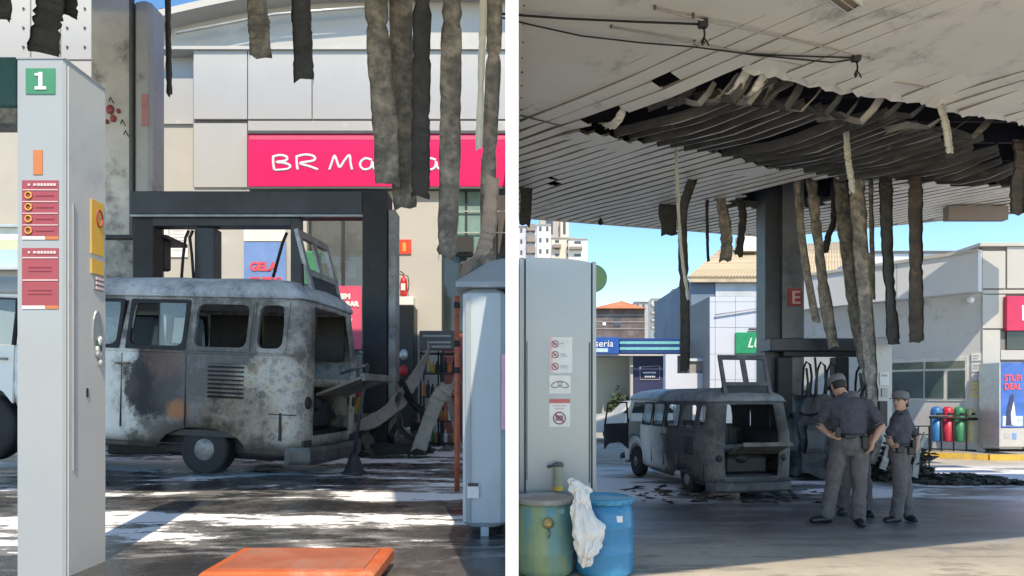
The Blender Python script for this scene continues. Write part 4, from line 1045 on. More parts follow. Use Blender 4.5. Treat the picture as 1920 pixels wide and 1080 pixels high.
curl('tan curled strip end bending over the grey tank lid', [P(922, 330, 6.3), P(917, 420, 6.2), P(902, 478, 6.0), P(866, 508, 5.7)], .14, 'strip_tan', 3, (0, .5), (.6, .5, .6))
curl('long curved grey strip sagging from the rack towards the van', [P(806, 655, 9.6), P(782, 705, 9.2), P(748, 752, 8.7), P(705, 785, 8.4), P(640, 808, 8.1)], .20, 'strip_tan2', 4, (.2, .9), (.25, .5, .8))
curl('short curled strip hanging beside the bottle rack', [P(858, 715, 7.6), P(828, 735, 7.5), P(808, 780, 7.5), P(786, 842, 7.4)], .17, 'strip_tan2', 5, (0, .6), (.8, .4, .45))
curl('thin tan strip crossed behind the orange pole', [P(840, 745, 8.8), P(852, 790, 8.8), P(862, 850, 8.7)], .08, 'strip_tan', 6)
# small debris by the island
rn = random.Random(11)
for k, (x, y, m_) in enumerate(((652, 800, 'paper'), (778, 805, 'paper'), (700, 842, 'char'), (742, 846, 'char'), (800, 850, 'char'), (835, 846, 'scorched'), (725, 838, 'scorched'))):
    d = .8*F/(max(y, 835)-740) if y > 820 else 8.7
    p = P(x, y, d); q = MB(); pts = [p+Vector((rn.uniform(-.1, .1), rn.uniform(-.08, .08), rn.uniform(0, .08))) for _ in range(5)]
    p.z = max(p.z, LZ); q.add([p+Vector((-.12, -.05, 0)), p+Vector((.10, -.08, .01)), p+Vector((.13, .08, .05)), p+Vector((-.05, .1, .02)), p+Vector((.02, 0, .10))], [(0, 1, 4), (1, 2, 4), (2, 3, 4), (3, 0, 4), (3, 2, 1, 0)])
    tag(obj('debris_piece', q, m_), ['white scrap beside the burnt post foot', 'white scrap under the sagging strip', 'burnt flake on the island kerb left of the post', 'burnt flake before the black cabinet', 'burnt flake below the curled strip', 'grey flake in front of the bottle rack', 'grey flake at the foot of the post'][k], 'debris', 'burnt scraps on the left forecourt')
bx = thing('stock_box', 'yellow and red box standing behind the van tail', 'box', tuple(P(660, 800, 9.9)))
fb('lower_half', 650, 745, 674, 772, 9.9, .3, 'bottle_yellow', bx); fb('upper_half', 652, 735, 672, 744.5, 9.92, .26, 'red', bx); fb('stand', 652, 772, 672, 826, 9.95, .2, 'paper', bx)
# charred tangle round the foot of the gantry post
tg_ = thing('burnt_tangle', 'tangle of charred bent panels around the foot of the black gantry post', 'wreckage', tuple(P(700, 840, 8.8).xy)+(LZ+.1,))
rn = random.Random(44)
for k in range(14):
    x_ = rn.uniform(598, 690) if k < 8 else rn.uniform(730, 790); y_ = rn.uniform(700, 800); dd_ = rn.uniform(8.3, 8.85)
    pts_ = [P(x_, y_, dd_)]
    for _ in range(3): pts_.append(pts_[-1]+Vector((rn.uniform(-.2, .2), rn.uniform(-.12, .12), rn.uniform(-.3, -.08))))
    pts_ = [Vector((p_.x, p_.y, max(LZ+.03, p_.z))) for p_ in pts_]
    solid(obj('bent_panel', ribbon(pts_, rn.uniform(.04, .16), (rn.uniform(-1, 1), rn.uniform(-1.5, 1.5)), .02, .012, 300+k, n_sub=3), rn.choice(['char', 'char_post', 'scorched', 'strip_dark', 'scorched']), tg_))
# ------------------------------------------------------------ right forecourt canopy
RC = 6.1
POLY = [(.05, .53), (2.2, 1.24), (7, 2.84), (14, 5.1), (14, 7.7), (9.2, 7.95), (12.4, 14.6), (13.2, 15.2), (7.3, 18.0), (.06, 16.0)]
def cz_(px, py): d = (RC-CAMZ)*F/(740-py); return ((px-960)/F*d, d)
HOLE = [cz_(*p) for p in ((1088, 236), (1160, 205), (1250, 163), (1330, 140), (1405, 118), (1500, 138), (1600, 160), (1700, 178), (1800, 200), (1905, 216), (1985, 300), (1900, 350), (1700, 335), (1600, 330), (1450, 308), (1300, 277), (1180, 255))]
HOLE2 = [cz_(*p) for p in ((1352, 388), (1405, 362), (1470, 343), (1545, 335), (1615, 336), (1590, 362), (1530, 388), (1440, 392))]
HOLES_SMALL = [[cz_(*p) for p in q_] for q_ in (((1216, 152), (1240, 136), (1270, 133), (1252, 145)), ((1262, 150), (1285, 140), (1297, 139), (1280, 148)), ((998, 203), (1012, 188), (1030, 182), (1015, 195)), ((1026, 345), (1040, 335), (1050, 350), (1040, 355)), ((1085, 232), (1118, 205), (1175, 186), (1160, 205), (1120, 225)))]
sdv = Vector((-1, 1)).normalized(); nv = Vector((1, 1)).normalized()
def cuts(poly, c):
    ts = []
    for i in range(len(poly)):
        a = Vector(poly[i]); b = Vector(poly[(i+1) % len(poly)]); da = a.dot(nv)-c; db = b.dot(nv)-c
        if (da < 0) != (db < 0):
            p = a+(b-a)*(da/(da-db)); ts.append(p.dot(sdv))
    return sorted(ts)
can = thing('canopy', 'huge white slatted canopy over the right forecourt with a burnt-out hole', 'canopy', (6, 9, RC))
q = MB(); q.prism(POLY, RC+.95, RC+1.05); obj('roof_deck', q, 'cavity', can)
for i in range(len(POLY)):
    a = Vector(POLY[i]); b = Vector(POLY[(i+1) % len(POLY)]); d_ = (b-a).normalized(); nn = Vector((d_.y, -d_.x))*.03
    q = MB(); vs = []
    for z in (RC-.03, RC+1.06): vs += [(a.x, a.y, z), (b.x, b.y, z), (b.x+nn.x, b.y+nn.y, z), (a.x+nn.x, a.y+nn.y, z)]
    q.add(vs, [(3, 2, 1, 0), (4, 5, 6, 7), (0, 1, 5, 4), (1, 2, 6, 5), (2, 3, 7, 6), (3, 0, 4, 7)]); obj('fascia', q, 'deck_white', can)
# cavity beams
for k in range(9):
    y = 7.6+k*.95; q = MB(); q.box(.1, 11.5 if y > 8.5 else 8.5, y, y+.07, RC+.42, RC+.93); 
    for j in range(14):
        x = .4+j*.8
        if x < 11: q.tube([(x, y+.035, RC+.42), (x+.4, y+.035, RC+.9)], .02, 4, False)
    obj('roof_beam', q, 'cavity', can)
HC0 = min(Vector(h).dot(nv) for h in HOLE)
rn = random.Random(21)
PITCH = .27
slat_n = 0
CRX = [(0.0, 9.9), (1.35, 10.8), (3.25, 11.5), (5.07, 12.4), (7, 12.9), (9, 13.4), (14, 14)]
def crease_y(x):
    for (a, p), (b, q_) in zip(CRX, CRX[1:]):
        if x <= b: return p+(q_-p)*(x-a)/(b-a)
    return 14
def slat_mesh(c, t0, t1, kind, seed):
    """slat along the line n.p = c, from t0 to t1"""
    r = random.Random(seed); L = t1-t0; n = max(2, int(L/.45)+1) if kind == 'burnt' else max(2, int(L/.8)+1)
    rings = []
    for i in range(n+1):
        t = t0+L*i/n; x = nv.x*c+sdv.x*t; y = nv.y*c+sdv.y*t
        u2 = Vector((nv.x, nv.y, 0))
        behind = y > crease_y(x)
        if kind == 'burnt':
            tw = math.radians(62)+r.uniform(-.18, .18)+.25*mnoise.noise(Vector((x*.8, y*.8, 3)))
            e = min(i, n-i)/max(1, n)*2; tw = math.radians(74)+.8*(tw-math.radians(62)); sag = -.03-.10*e+.015*math.sin(c*9)+.06*mnoise.noise(Vector((x*.7, y*.7, 0)))
            if i == 0: tw *= .5
            w = .078*(1+.25*mnoise.noise(Vector((c*3, t*.5, 5))))
            z = RC+sag+.02
        else:
            tw = math.radians(-1) if behind else math.radians(1.5)
            far = max(0, min(1, (y-14.6)/.6)) if not (c > 11.5) else 0
            tw = tw*(1-far)+.03*far
            w = .1345 if not behind else .108
            sgz = .05*mnoise.noise(Vector((x*.5, y*.5, 1)))
            # near the torn edge the lining sags
            dh = min((Vector((x, y))-Vector(h)).length for h in HOLE)
            z = RC+sgz-.12*max(0, 1-dh/1.0)*(1 if not behind else .3)
        up = Vector((0, 0, 1)); a = u2*math.cos(tw)-up*math.sin(tw); b = up*math.cos(tw)+u2*math.sin(tw)
        p = Vector((x, y, z)); fl = .045 if kind != 'burnt' else .075
        rings.append([p-a*w+b*fl, p-a*w, p-a*w+Vector((0, 0, .0))+a*.01, p+a*w*.0, p+a*w, p+a*w+b*fl])
    m = 6; vs = [v for rg in rings for v in rg]; fs = [[i*m+k, (i+1)*m+k, (i+1)*m+k+1, i*m+k+1] for i in range(len(rings)-1) for k in range(m-1) if k != 1 or True]
    mb = MB(); mb.add(vs, fs); return mb
def put_slat(name, mb, main, kind):
    o = obj(name, mb, main, can); o.data.materials.append(M['slat_edge' if kind == 'burnt' else 'slat_gap'])
    idx = [1 if (j % 5 == (4 if kind == 'burnt' else 0)) else 0 for j in range(len(o.data.polygons))]; o.data.polygons.foreach_set('material_index', idx)
def inside(ts, t): return sum(1 for x in ts if x < t) % 2 == 1
c = .55
while c < 21:
    ts = cuts(POLY, c); hs = [cuts(h, c) for h in [HOLE, HOLE2]+HOLES_SMALL]
    for a, b in zip(ts[0::2], ts[1::2]):
        pts = sorted(set([a, b]+[x for h in hs for x in h if a < x < b]))
        for p, q_ in zip(pts, pts[1:]):
            if q_-p < .06: continue
            mid = (p+q_)/2; x = nv.x*c+sdv.x*mid; y = nv.y*c+sdv.y*mid
            if inside(hs[0], mid):
                # burnt slats hang in the back of the hole; a strip along the front edge is gone
                lo, hi = p, q_
                k = rn.random()
                lo2 = p+(.55+.5*rn.random() if (nv.x*c+sdv.x*p) > 4.2 else rn.uniform(.05, .25))
                if c < HC0+.55: continue
                if rn.random() < .06: continue
                if hi-lo2 > .4: put_slat('burnt_slat', slat_mesh(c, lo2, hi, 'burnt', int(c*100)), 'slat_burnt', 'burnt')
            elif any(inside(h, mid) for h in hs[1:]): continue
            else:
                # keep clear of what the camera cannot show beyond 14 m to the side
                put_slat('ceiling_slat', slat_mesh(c, p+rn.uniform(0, .02), q_-rn.uniform(0, .02), 'ok', int(c*100)), 'slat_white', 'ok')
    c += PITCH
# torn free ends curling down along the front of the hole
tips = [(1440, 150), (1475, 155), (1508, 160), (1545, 168), (1585, 172), (1620, 180), (1655, 186), (1690, 190), (1735, 198), (1780, 205), (1830, 212), (1410, 140), (1340, 158), (1300, 170), (1865, 222)]
for k, (px, py) in enumerate(tips):
    x, y = cz_(px, py); a = Vector((x, y, RC+rn.uniform(.0, .12))); s3 = Vector((sdv.x, sdv.y, 0)); L = rn.uniform(.5, .95); dr = rn.uniform(.15, .42)
    pts = [a, a+s3*L*.35+Vector((0, 0, -dr*.9)), a+s3*L*.7+Vector((0, 0, -dr*.35)), a+s3*L*1.1+Vector((0, 0, -.08))]
    obj('torn_slat', ribbon(pts, .13, (rn.uniform(-.9, .9), rn.uniform(.4, 1.6)), .015, .006, k+50, n_sub=2, side=(nv.x, nv.y, 0)), 'slat_burnt' if k % 3 else 'slat_scorched', can)
for k, ((xa, ya), (xb, yb), m_) in enumerate((((1130, 232), (1178, 188), 'slat_white'), ((1350, 170), (1400, 132), 'slat_white'), ((1385, 178), (1432, 138), 'slat_white'), ((1420, 185), (1450, 158), 'slat_scorched'), ((1312, 186), (1388, 140), 'slat_scorched'))):
    a = Vector((*cz_(xa, ya), RC-.02)); b = Vector((*cz_(xb, yb), RC+.02)); m3 = (a+b)/2+Vector((0, 0, -.16))
    obj('torn_slat', ribbon([b, m3, a], .14, (0, .3), .03, .01, k+80, side=(nv.x, nv.y, 0)), m_, can)
hp0 = [Vector((*cz_(*p_), 0)) for p_ in ((1398, 115), (1450, 126), (1500, 137), (1560, 151), (1620, 163), (1680, 173), (1740, 181), (1780, 193), (1850, 204), (1900, 213), (1960, 224))]
hp = [hp0[j].lerp(hp0[j+1], k/4) for j in range(len(hp0)-1) for k in range(4)]+[hp0[-1]]
q = MB(); rr_ = []
for j, p_ in enumerate(hp):
    dd_ = (hp[min(j+1, len(hp)-1)]-hp[max(j-1, 0)]).normalized(); n_ = Vector((dd_.y, -dd_.x, 0)); zz = RC-.13-.05*math.sin(j*1.7)
    rr_.append([p_+n_*.22+Vector((0, 0, RC-.035)), p_+n_*.10+Vector((0, 0, RC-.05)), p_-n_*(.04+.10*rn.random())+Vector((0, 0, RC-.06-.05*rn.random()))])
q.add([v for r_ in rr_ for v in r_], [[a_*3+b_, (a_+1)*3+b_, (a_+1)*3+b_+1, a_*3+b_+1] for a_ in range(len(rr_)-1) for b_ in range(2)], False)
solid(obj('edge_trim', q, 'slat_white', can))
q = MB(); q.box(.035, .125, 3, 15.9, RC-.05, RC-.035); obj('wall_trim', q, 'slat_white', can)
# recessed lights and vents, seams, trolley rails with hooks
def on_ceiling(px, py, dz=0): x, y = cz_(px, py); return Vector((x, y, RC+dz))
def quad_frame(name, pts, m1, m2, n=4):
    cs = [on_ceiling(*p, -.03) for p in pts]; q = MB()
    cen = sum(cs, Vector())/4; top = [p+Vector((0, 0, .05)) for p in cs]; inn = [cen+(p-cen)*.8 for p in cs]
    q.add(cs+top+inn, [(0, 1, 9, 8), (1, 2, 10, 9), (2, 3, 11, 10), (3, 0, 8, 11), (0, 4, 5, 1), (1, 5, 6, 2), (2, 6, 7, 3), (3, 7, 4, 0)])
    f = obj(name, q, m1, can); q = MB(); ii = [p+Vector((0, 0, .012)) for p in inn]; q.add(ii, [(0, 1, 2, 3)]); obj('inset', q, m2, f)
    for k in range(1, n):
        a = inn[0].lerp(inn[3], k/n); b = inn[1].lerp(inn[2], k/n); q = MB(); q.tube([a, b], .012, 4); obj('grille_bar', q, 'tower_grey', f)
quad_frame('ceiling_vent', [(1143, 176), (1165, 163), (1208, 165), (1190, 180)], 'slat_white', 'dark_grey', 5)
quad_frame('ceiling_lamp', [(1548, -8), (1590, 22), (1618, 6), (1590, -14)], 'deck_white', 'warm_dull', 2)
def cable(name, pts, r_, m_='rubber', dz=-.08):
    q = MB(); q.tube([on_ceiling(x, y, dz) for x, y in pts], r_, 5); return obj(name, q, m_, can)
cable('cable', [(940, 13), (1060, 22), (1190, 28), (1316, 33)], .014); cable('cable', [(940, 20), (1000, 35), (1090, 55), (1200, 68), (1300, 76), (1420, 92), (1560, 106), (1600, 100)], .010)
cable('cable', [(1395, 89), (1480, 93), (1604, 97)], .011); cable('seam_rail', [(1228, 8), (1300, 26), (1420, 52), (1560, 84), (1640, 104)], .012, 'tower_grey', -.05)
cable('seam_rail', [(1146, 43), (1240, 60), (1380, 90), (1520, 118), (1640, 140), (1742, 158)], .012, 'tower_grey', -.05)
cable('seam_rail', [(960, 208), (1040, 228), (1110, 246)], .014, 'dark_grey', -.04)
for (px, py) in ((1228, 8), (1146, 43), (1300, 24), (1628, 101), (1628, 135), (1302, 75)):
    q = MB(); p = on_ceiling(px, py, -.10); q.lathe([(.014, .04), (.018, .07), (.012, .10)], p, 8); obj('clip', q, 'dark_grey', can)
for k, (px, py) in enumerate(((1318, 33), (1605, 98))):
    h = tag(bpy.data.objects.new('cable_hook', None), ['dark hook with dangling cable ends near the ceiling lamp', 'dark hook with dangling cable ends close to the burnt hole'][k], 'hook', 'hooks on the canopy ceiling'); COL.objects.link(h)
    p = on_ceiling(px, py, -.02); h.location = p
    q = MB(); q.box(p.x-.055, p.x+.055, p.y-.04, p.y+.04, p.z-.10, p.z+.0, ch=.01); obj('bracket', q, 'black_plastic', h)
    q = MB(); q.tube([p+Vector((.01, 0, -.1)), p+Vector((.02, 0, -.17)), p+Vector((.015, 0, -.24))], .012, 6); q.tube([p+Vector((.015, 0, -.2)), p+Vector((-.02, 0, -.27)), p+Vector((.0, 0, -.31))], .01, 6); q.tube([p+Vector((.015, 0, -.22)), p+Vector((.05, 0, -.27)), p+Vector((.07, 0, -.31))], .009, 6)
    q.ball(p+Vector((0, 0, -.27)), .022, 8, 5); obj('cable_end', q, 'rubber', h)
q = MB(); p = P(1126, 417, 16.1); q.ball(p, (.07, .05, .07), 8, 6); q.lathe([(.03, 0), (.03, .1)], p, 6); tag(obj('floodlight', q, 'rubber'), 'small dark lamp under the canopy edge against the sky', 'lamp')

# column
cl = thing('canopy_column', 'soot-blackened steel column with a red E sign under the burnt hole', 'column', tuple(P(1474, 830, 14.2).xy)+(0,))
a = P(1437, 0, 14.2); b = P(1508, 0, 14.2)
q = MB(); q.box(a.x+.34, b.x, 14.2, 14.8, 0, RC+.9, ch=.012); obj('shaft', q, 'column_paint', cl)
q = MB(); q.box(a.x, a.x+.335, 14.26, 14.8, 0, RC+.9, ch=.012); obj('shaft', q, 'char_blue', cl)
q = MB(); q.box(a.x+.333, a.x+.347, 14.19, 14.22, 0, RC+.9); obj('corner_strip', q, 'rubber', cl)
es = poster('column_sign', 'red square sign with a white letter E on the sooty column', 'sign', 1479, 541, 1503, 573, 14.16, 'red_e')
text('E', P(1483.5, 569, 14.15), .40, 'ink_pinkpale', es, bold=.006, sx=1.05)

a = P(1765, 399, 15.25); b = P(1935, 417, 15.25); q = MB(); q.box(a.x, b.x-.75, 15.0, 15.2, b.z, RC-.02, ch=.01); obj('edge_beam', q, 'tower_brown', can)
# hanging strips (right)
def ctop(px, d): return Vector(((px-960)/F*d, d, RC-.05))
RST = [
 ('thin pale strand dangling from the canopy in front of the far sky', [(1268, 282), (1271, 360), (1274, 430), (1281, 500), (1290, 560)], 5, 11.6, 'strip_white'),
 ('long dark strip hanging left of the tiled roof, bent at its top', [(1300, 332), (1280, 395), (1280, 470), (1284, 600), (1284, 692)], 17, 13.2, 'strip_dark'),
 ('crumpled black sheet hanging at the canopy edge against the sky', [(1252, 384), (1252, 415), (1254, 440)], 36, 14.9, 'strip_dark'),
 ('dark torn strip over the tiled roof, widest of three', [(1350, 370), (1358, 415), (1362, 455), (1360, 488)], 22, 14.5, 'strip_char'),
 ('dark torn strip over the tiled roof, nearest the column', [(1385, 372), (1392, 410), (1384, 478)], 15, 14.5, 'strip_dark'),
 ('thinnest dark sliver over the tiled roof', [(1325, 400), (1326, 450), (1328, 490)], 5, 14.6, 'strip_dark'),
 ('black strip dangling from the canopy corner by the white partition', [(986, 352), (986, 385), (983, 420)], 22, 13.8, 'strip_dark'),
 ('narrow dark strip right against the column face', [(1494, 342), (1500, 420), (1512, 510), (1530, 602)], 13, 13.4, 'strip_char'),
 ('long leaning scorched strip, first to the right of the E sign', [(1521, 345), (1530, 430), (1543, 540), (1561, 650)], 22, 13.4, 'strip_char'),
 ('long leaning scorched strip ending behind the standing officers', [(1574, 345), (1584, 450), (1601, 580), (1622, 690)], 22, 13.3, 'strip_char'),
 ('broad scorched strip hanging down to the bowed officer', [(1606, 345), (1613, 470), (1624, 600), (1634, 752)], 32, 12.9, 'strip_char'),
 ('short black ragged strip behind the broad one', [(1592, 362), (1600, 440), (1608, 516)], 20, 13.6, 'strip_dark'),
 ('small loose scrap crossing between the first long strips', [(1562, 414), (1553, 440), (1546, 472)], 12, 13.5, 'strip_dark'),
 ('thin rusty sliver between the broad strip and the black ones', [(1632, 350), (1634, 450), (1637, 560)], 7, 13.2, 'strip_char'),
 ('straight black strip in front of the white parapet, left of two', [(1660, 352), (1662, 450), (1668, 560), (1675, 645)], 25, 13.0, 'strip_dark'),
 ('black strip with a rusty torn end in front of the white parapet', [(1716, 368), (1716, 460), (1717, 560), (1718, 638)], 24, 12.8, 'strip_rust'),
 ('white twisted strand dangling from the middle of the burnt slats', [(1586, 232), (1589, 290), (1594, 330), (1597, 358)], 10, 10.7, 'strip_white'),
 ('short curved white strand at the right of the burnt hole', [(1757, 182), (1768, 215), (1775, 250), (1779, 284)], 11, 9.7, 'strip_white'),
 ('dark crumpled strip at the right edge below the canopy', [(1908, 262), (1912, 310), (1907, 350), (1906, 398)], 30, 11.4, 'strip_rust'),
]
for i, (lab, pts, wpx, d, m_) in enumerate(RST):
    w3 = [P(x, y, d) for x, y in pts]
    if w3[0].z < RC: w3 = [Vector((w3[0].x, d, RC+.05))]+w3
    if 'black strip' in lab or 'straight' in lab or 'broad' in lab: pass
    tw = (0, .25) if i % 2 else (0, -.2)
    if 'strand' in lab: tw = (.8, .2)
    o = solid(obj('hanging_strip', ribbon(w3, wpx/F*d, tw, .035, .010, i+30, side=(1, .15, 0)), m_))
    tag(o, lab, 'ceiling strip', 'burnt strips hanging from the right canopy')
# ------------------------------------------------------------ right forecourt: pumps, foreground
pg = thing('pump_gantry', 'blackened steel gantry with hose arches behind the far van', 'gantry', tuple(P(1560, 850, 14.0)))
GD = 14.0
def g(name, x0, y0, x1, y1, dd, t, m_, ch=.01): return fb(name, x0, y0, x1, y1, GD+dd, t, m_, pg, ch)
g('beam', 1445, 634, 1640, 658, -.1, .6, 'char_blue', .02); g('trim', 1470, 658.5, 1640, 668, .0, .3, 'char_post')
a = P(1520, 665, GD); 
for (x0, x1) in ((1462, 1490), (1572, 1597)):
    a = P(x0, 0, GD); b = P(x1, 669, GD); q = MB(); q.box(a.x, b.x, GD+.1, GD+.4, .14, b.z, ch=.015); obj('post', q, 'char_post', pg)
for k, x in enumerate((1505, 1531, 1549, 1604)):
    a = P(x, 850, GD); top = P(x+8, 676+(k % 2)*5, GD); q = MB()
    q.tube([Vector((a.x, GD, .9)), P(x, 720, GD), P(x+2, 690+k*3, GD), P(x+7+k, 678+k, GD), P(x+14+k*2, 684+2*k, GD), P(x+17, 705+12*k, GD), P(x+12, 760, GD)], .025, 6); obj('fuel_hose', q, 'rubber', pg)
gp = thing('fuel_pump', 'grey fuel pump cabinet with a small display behind the officers', 'fuel pump', tuple(P(1656, 850, 13.4)))
a = P(1640, 0, 13.4); b = P(1673, 632, 13.4)
q = MB(); q.box(a.x, b.x, 13.4, 13.9, .14, b.z, ch=.02); obj('cabinet', q, 'grey_paint_dark', gp)
fb('display', 1650, 698, 1667, 722, 13.38, .03, 'paper', gp); fb('print', 1653, 702, 1664, 706, 13.375, .006, 'ink_grey', gp)
fb('nozzle_holder', 1650, 752, 1664, 800, 13.3, .1, 'black_plastic', gp); fb('card_reader', 1654, 728, 1664, 744, 13.37, .04, 'steel', gp)
bp = thing('fuel_pump', 'burnt black collapsed fuel pump between the van tail and the officers', 'fuel pump', tuple(P(1530, 850, 12.6)))
rn = random.Random(8)
def crumple(x0, y0, x1, y1, d, t, seed, amp=.05, sub=7):
    a = P(x0, y0, d); b = P(x1, y1, d); q = MB(); bmh = bmesh.new(); bmesh.ops.create_cube(bmh, size=1)
    bmesh.ops.subdivide_edges(bmh, edges=bmh.edges[:], cuts=sub, use_grid_fill=True)
    cx, cy, cz = (a.x+b.x)/2, d+t/2, (a.z+b.z)/2; vs = []
    for v in bmh.verts:
        p = Vector((cx+v.co.x*(b.x-a.x), cy+v.co.y*t, cz+v.co.z*(a.z-b.z)))
        n_ = Vector((mnoise.noise(p*3+Vector((seed, 0, 0))), mnoise.noise(p*3+Vector((0, seed, 7))), mnoise.noise(p*3.3+Vector((5, 0, seed)))))
        p += n_*amp*2.2; p.z = max(p.z, 0.0); vs.append(p)
    bmh.verts.ensure_lookup_table(); fs = [[v.index for v in f.verts] for f in bmh.faces]; bmh.free(); q.add(vs, fs); return q
obj('lower_cabinet', crumple(1502, 775, 1565, 893, 12.2, .7, 1), 'char_post', bp); obj('upper_cabinet', crumple(1508, 742, 1560, 778, 12.4, .5, 2), 'char', bp)
obj('torn_panel', crumple(1515, 800, 1545, 850, 12.1, .08, 3, .03, 4), 'char_blue', bp)
for k, (x, y0, y1) in enumerate(((1512, 690, 745), (1528, 670, 745), (1548, 700, 745))):
    q = MB(); q.tube([P(x, y0, 12.5), P(x+3, (y0+y1)/2, 12.5), P(x, y1, 12.5)], .022, 6); obj('bent_pipe', q, 'char', bp)
for k in range(16):
    x_ = rn.uniform(1478, 1640); y_ = rn.uniform(690, 800); dd_ = rn.uniform(12.3, 13.3)
    pts_ = [P(x_, y_, dd_)]
    for _ in range(3): pts_.append(pts_[-1]+Vector((rn.uniform(-.22, .22), rn.uniform(-.15, .15), rn.uniform(-.42, -.1))))
    pts_ = [Vector((p_.x, p_.y, max(.16, p_.z))) for p_ in pts_]
    solid(obj('bent_panel', ribbon(pts_, rn.uniform(.05, .22), (rn.uniform(-1, 1), rn.uniform(-1.5, 1.5)), .02, .012, 200+k, n_sub=3), rn.choice(['char', 'char_post', 'char_blue', 'strip_dark', 'scorched']), bp))
is2 = struct('pump_island', (lambda q: (q.box(P(1470, 0, 13).x, P(1735, 0, 13).x, 12.7, 15.2, .003, .14, ch=.02), q)[1])(MB()), 'char_island')
# wire cage and debris right of the officers
wc = thing('wire_rack', 'thin black wire rack standing right of the pump', 'rack', tuple(P(1735, 850, 12.9)))
q = MB()
for x in (1706, 1722, 1742): q.tube([P(x, 893, 12.9), P(x, 798, 12.9)], .014, 5)
obj('upright', q, 'rubber', wc)
for y in (799, 815, 848, 880): q = MB(); q.tube([P(1706, y, 12.9), P(1742, y, 12.9)], .012, 5); obj('rail', q, 'rubber', wc)
def heap(x0, x1, d0, d1, hmax, n, seed, nm, mats=('debris', 'debris', 'strip_tan2', 'char')):
    r = random.Random(seed); out = []
    for k in range(n):
        x = r.uniform(x0, x1); y = r.uniform(d0, d1); s_ = r.uniform(.06, .22); z = 0.002
        env = max(.1, 1-abs((x-(x0+x1)/2)/((x1-x0)/2))**2)*hmax; zz = r.uniform(0, env)
        q = MB(); pts = [Vector((x+r.uniform(-s_, s_), y+r.uniform(-s_, s_)*.6, max(z, zz+r.uniform(-s_, s_)*.35))) for _ in range(6)]
        q.add(pts, [(0, 1, 2), (2, 1, 3), (2, 3, 4), (4, 3, 5), (0, 2, 4), (0, 4, 5)])
        out.append((q, r.choice(mats)))
    return out
def heapobj(name, label, *a, **k):
    mb = MB()
    for q, _ in heap(*a, **k): mb.add(q.v, q.f)
    o = obj(name, mb, 'debris'); o['label'] = label; o['category'] = 'debris'; o['kind'] = 'stuff'; return o
heapobj('debris', 'long low spill of burnt debris beside the sunlit foam at right', P(1700, 0, 12.3).x, P(1890, 0, 12.3).x, 11.6, 12.7, .10, 420, 3, 'd')
heapobj('debris', 'heap of burnt panels behind the female officer', P(1640, 0, 12.4).x, P(1745, 0, 12.4).x, 12.0, 12.9, .70, 380, 4, 'd')
heapobj('debris', 'scattered burnt flakes on the ground around the far van', P(1180, 0, 10.5).x, P(1560, 0, 10.5).x, 9.7, 11.5, .01, 90, 5, 'd')
for k, (pts, w_, m_) in enumerate((([P(1655, 880, 11.9), P(1672, 835, 11.9), P(1700, 805, 12)], .16, 'strip_tan2'), ([P(1715, 895, 11.9), P(1722, 850, 12), P(1735, 818, 12.2)], .13, 'strip_tan2'), ([P(1636, 870, 12), P(1650, 820, 12), P(1648, 780, 12)], .14, 'strip_char'))):
    o = solid(obj('bent_strip', ribbon(pts, w_, (.2, .8), .02, .01, k+7), m_)); tag(o, ['bent grey strip leaning on the heap left of the female officer', 'bent grey strip leaning on the heap right of the female officer', 'scorched strip fallen between the two officers'][k], 'metal strip', 'bent strips lying about')

# foreground pillar with stickers
FD = 6.35
pl = thing('pump_pillar', 'wide brushed-grey pillar with prohibition stickers behind the two barrels', 'pillar', tuple(P(1045, 0, FD).xy)+(0,))
xa = P(986, 0, FD).x; xb = P(1108, 0, FD).x; rings = []
prof = []
N = 12
for k in range(N+1):
    t_ = k/N; x = xa+(xb-xa)*t_; z = P(0, 483+9*(t_**3), FD).z; prof.append((x, z))
poly = [(xa, 0)]+prof+[(xb, 0)]
q = MB(); q.prism_y([(x, z) for x, z in poly][::-1], FD+.0, FD+.5); obj('front_panel', q, 'pump_steel', pl)
q = MB(); q.box(P(973, 0, FD).x, xa-.006, FD+.05, FD+.5, 0, P(0, 481, FD).z, ch=.01); obj('edge_post', q, 'pump_steel', pl)
q = MB(); q.box(xb+.012, P(1119, 0, FD).x, FD+.03, FD+.5, 0, P(0, 489, FD).z, ch=.01); obj('edge_post', q, 'pump_steel', pl)
q = MB(); q.box(xa-.006, xa, FD+.02, FD+.4, 0, P(0, 484, FD).z); q.box(xb, xb+.012, FD+.02, FD+.4, 0, P(0, 492, FD).z); obj('gap', q, 'rubber', pl)
q = MB(); FB(q, 987, 640, 989, 900, FD-.004, .004); FB(q, 1104, 642, 1107, 905, FD-.004, .004); obj('groove', q, 'dark_grey', pl)
def sticker(x0, y0, x1, y1): return fb('sticker', x0, y0, x1, y1, FD-.005, .005, 'paper', pl)
def ringp(par, cx, cy, r_, m_, tk_=.004, slash=True, flat=1.0):
    p = P(cx, cy, FD-.007); R_ = r_/F*FD; q = MB()
    q.tube([p+Vector((R_*math.cos(a_), 0, flat*R_*math.sin(a_))) for a_ in [j*PI/9 for j in range(19)]], tk_, 5)
    if slash: q.tube([p+Vector((-R_*.7, 0, R_*.7)), p+Vector((R_*.7, 0, -R_*.7))], tk_, 5)
    return obj('print', q, m_, par)
s1 = sticker(1030, 632, 1073, 699); s2 = sticker(1030, 704, 1070, 738); s3 = sticker(1030, 748, 1069, 800)
fb('print', 1030, 632, 1036, 699, FD-.006, .002, 'pink_edge', s1)
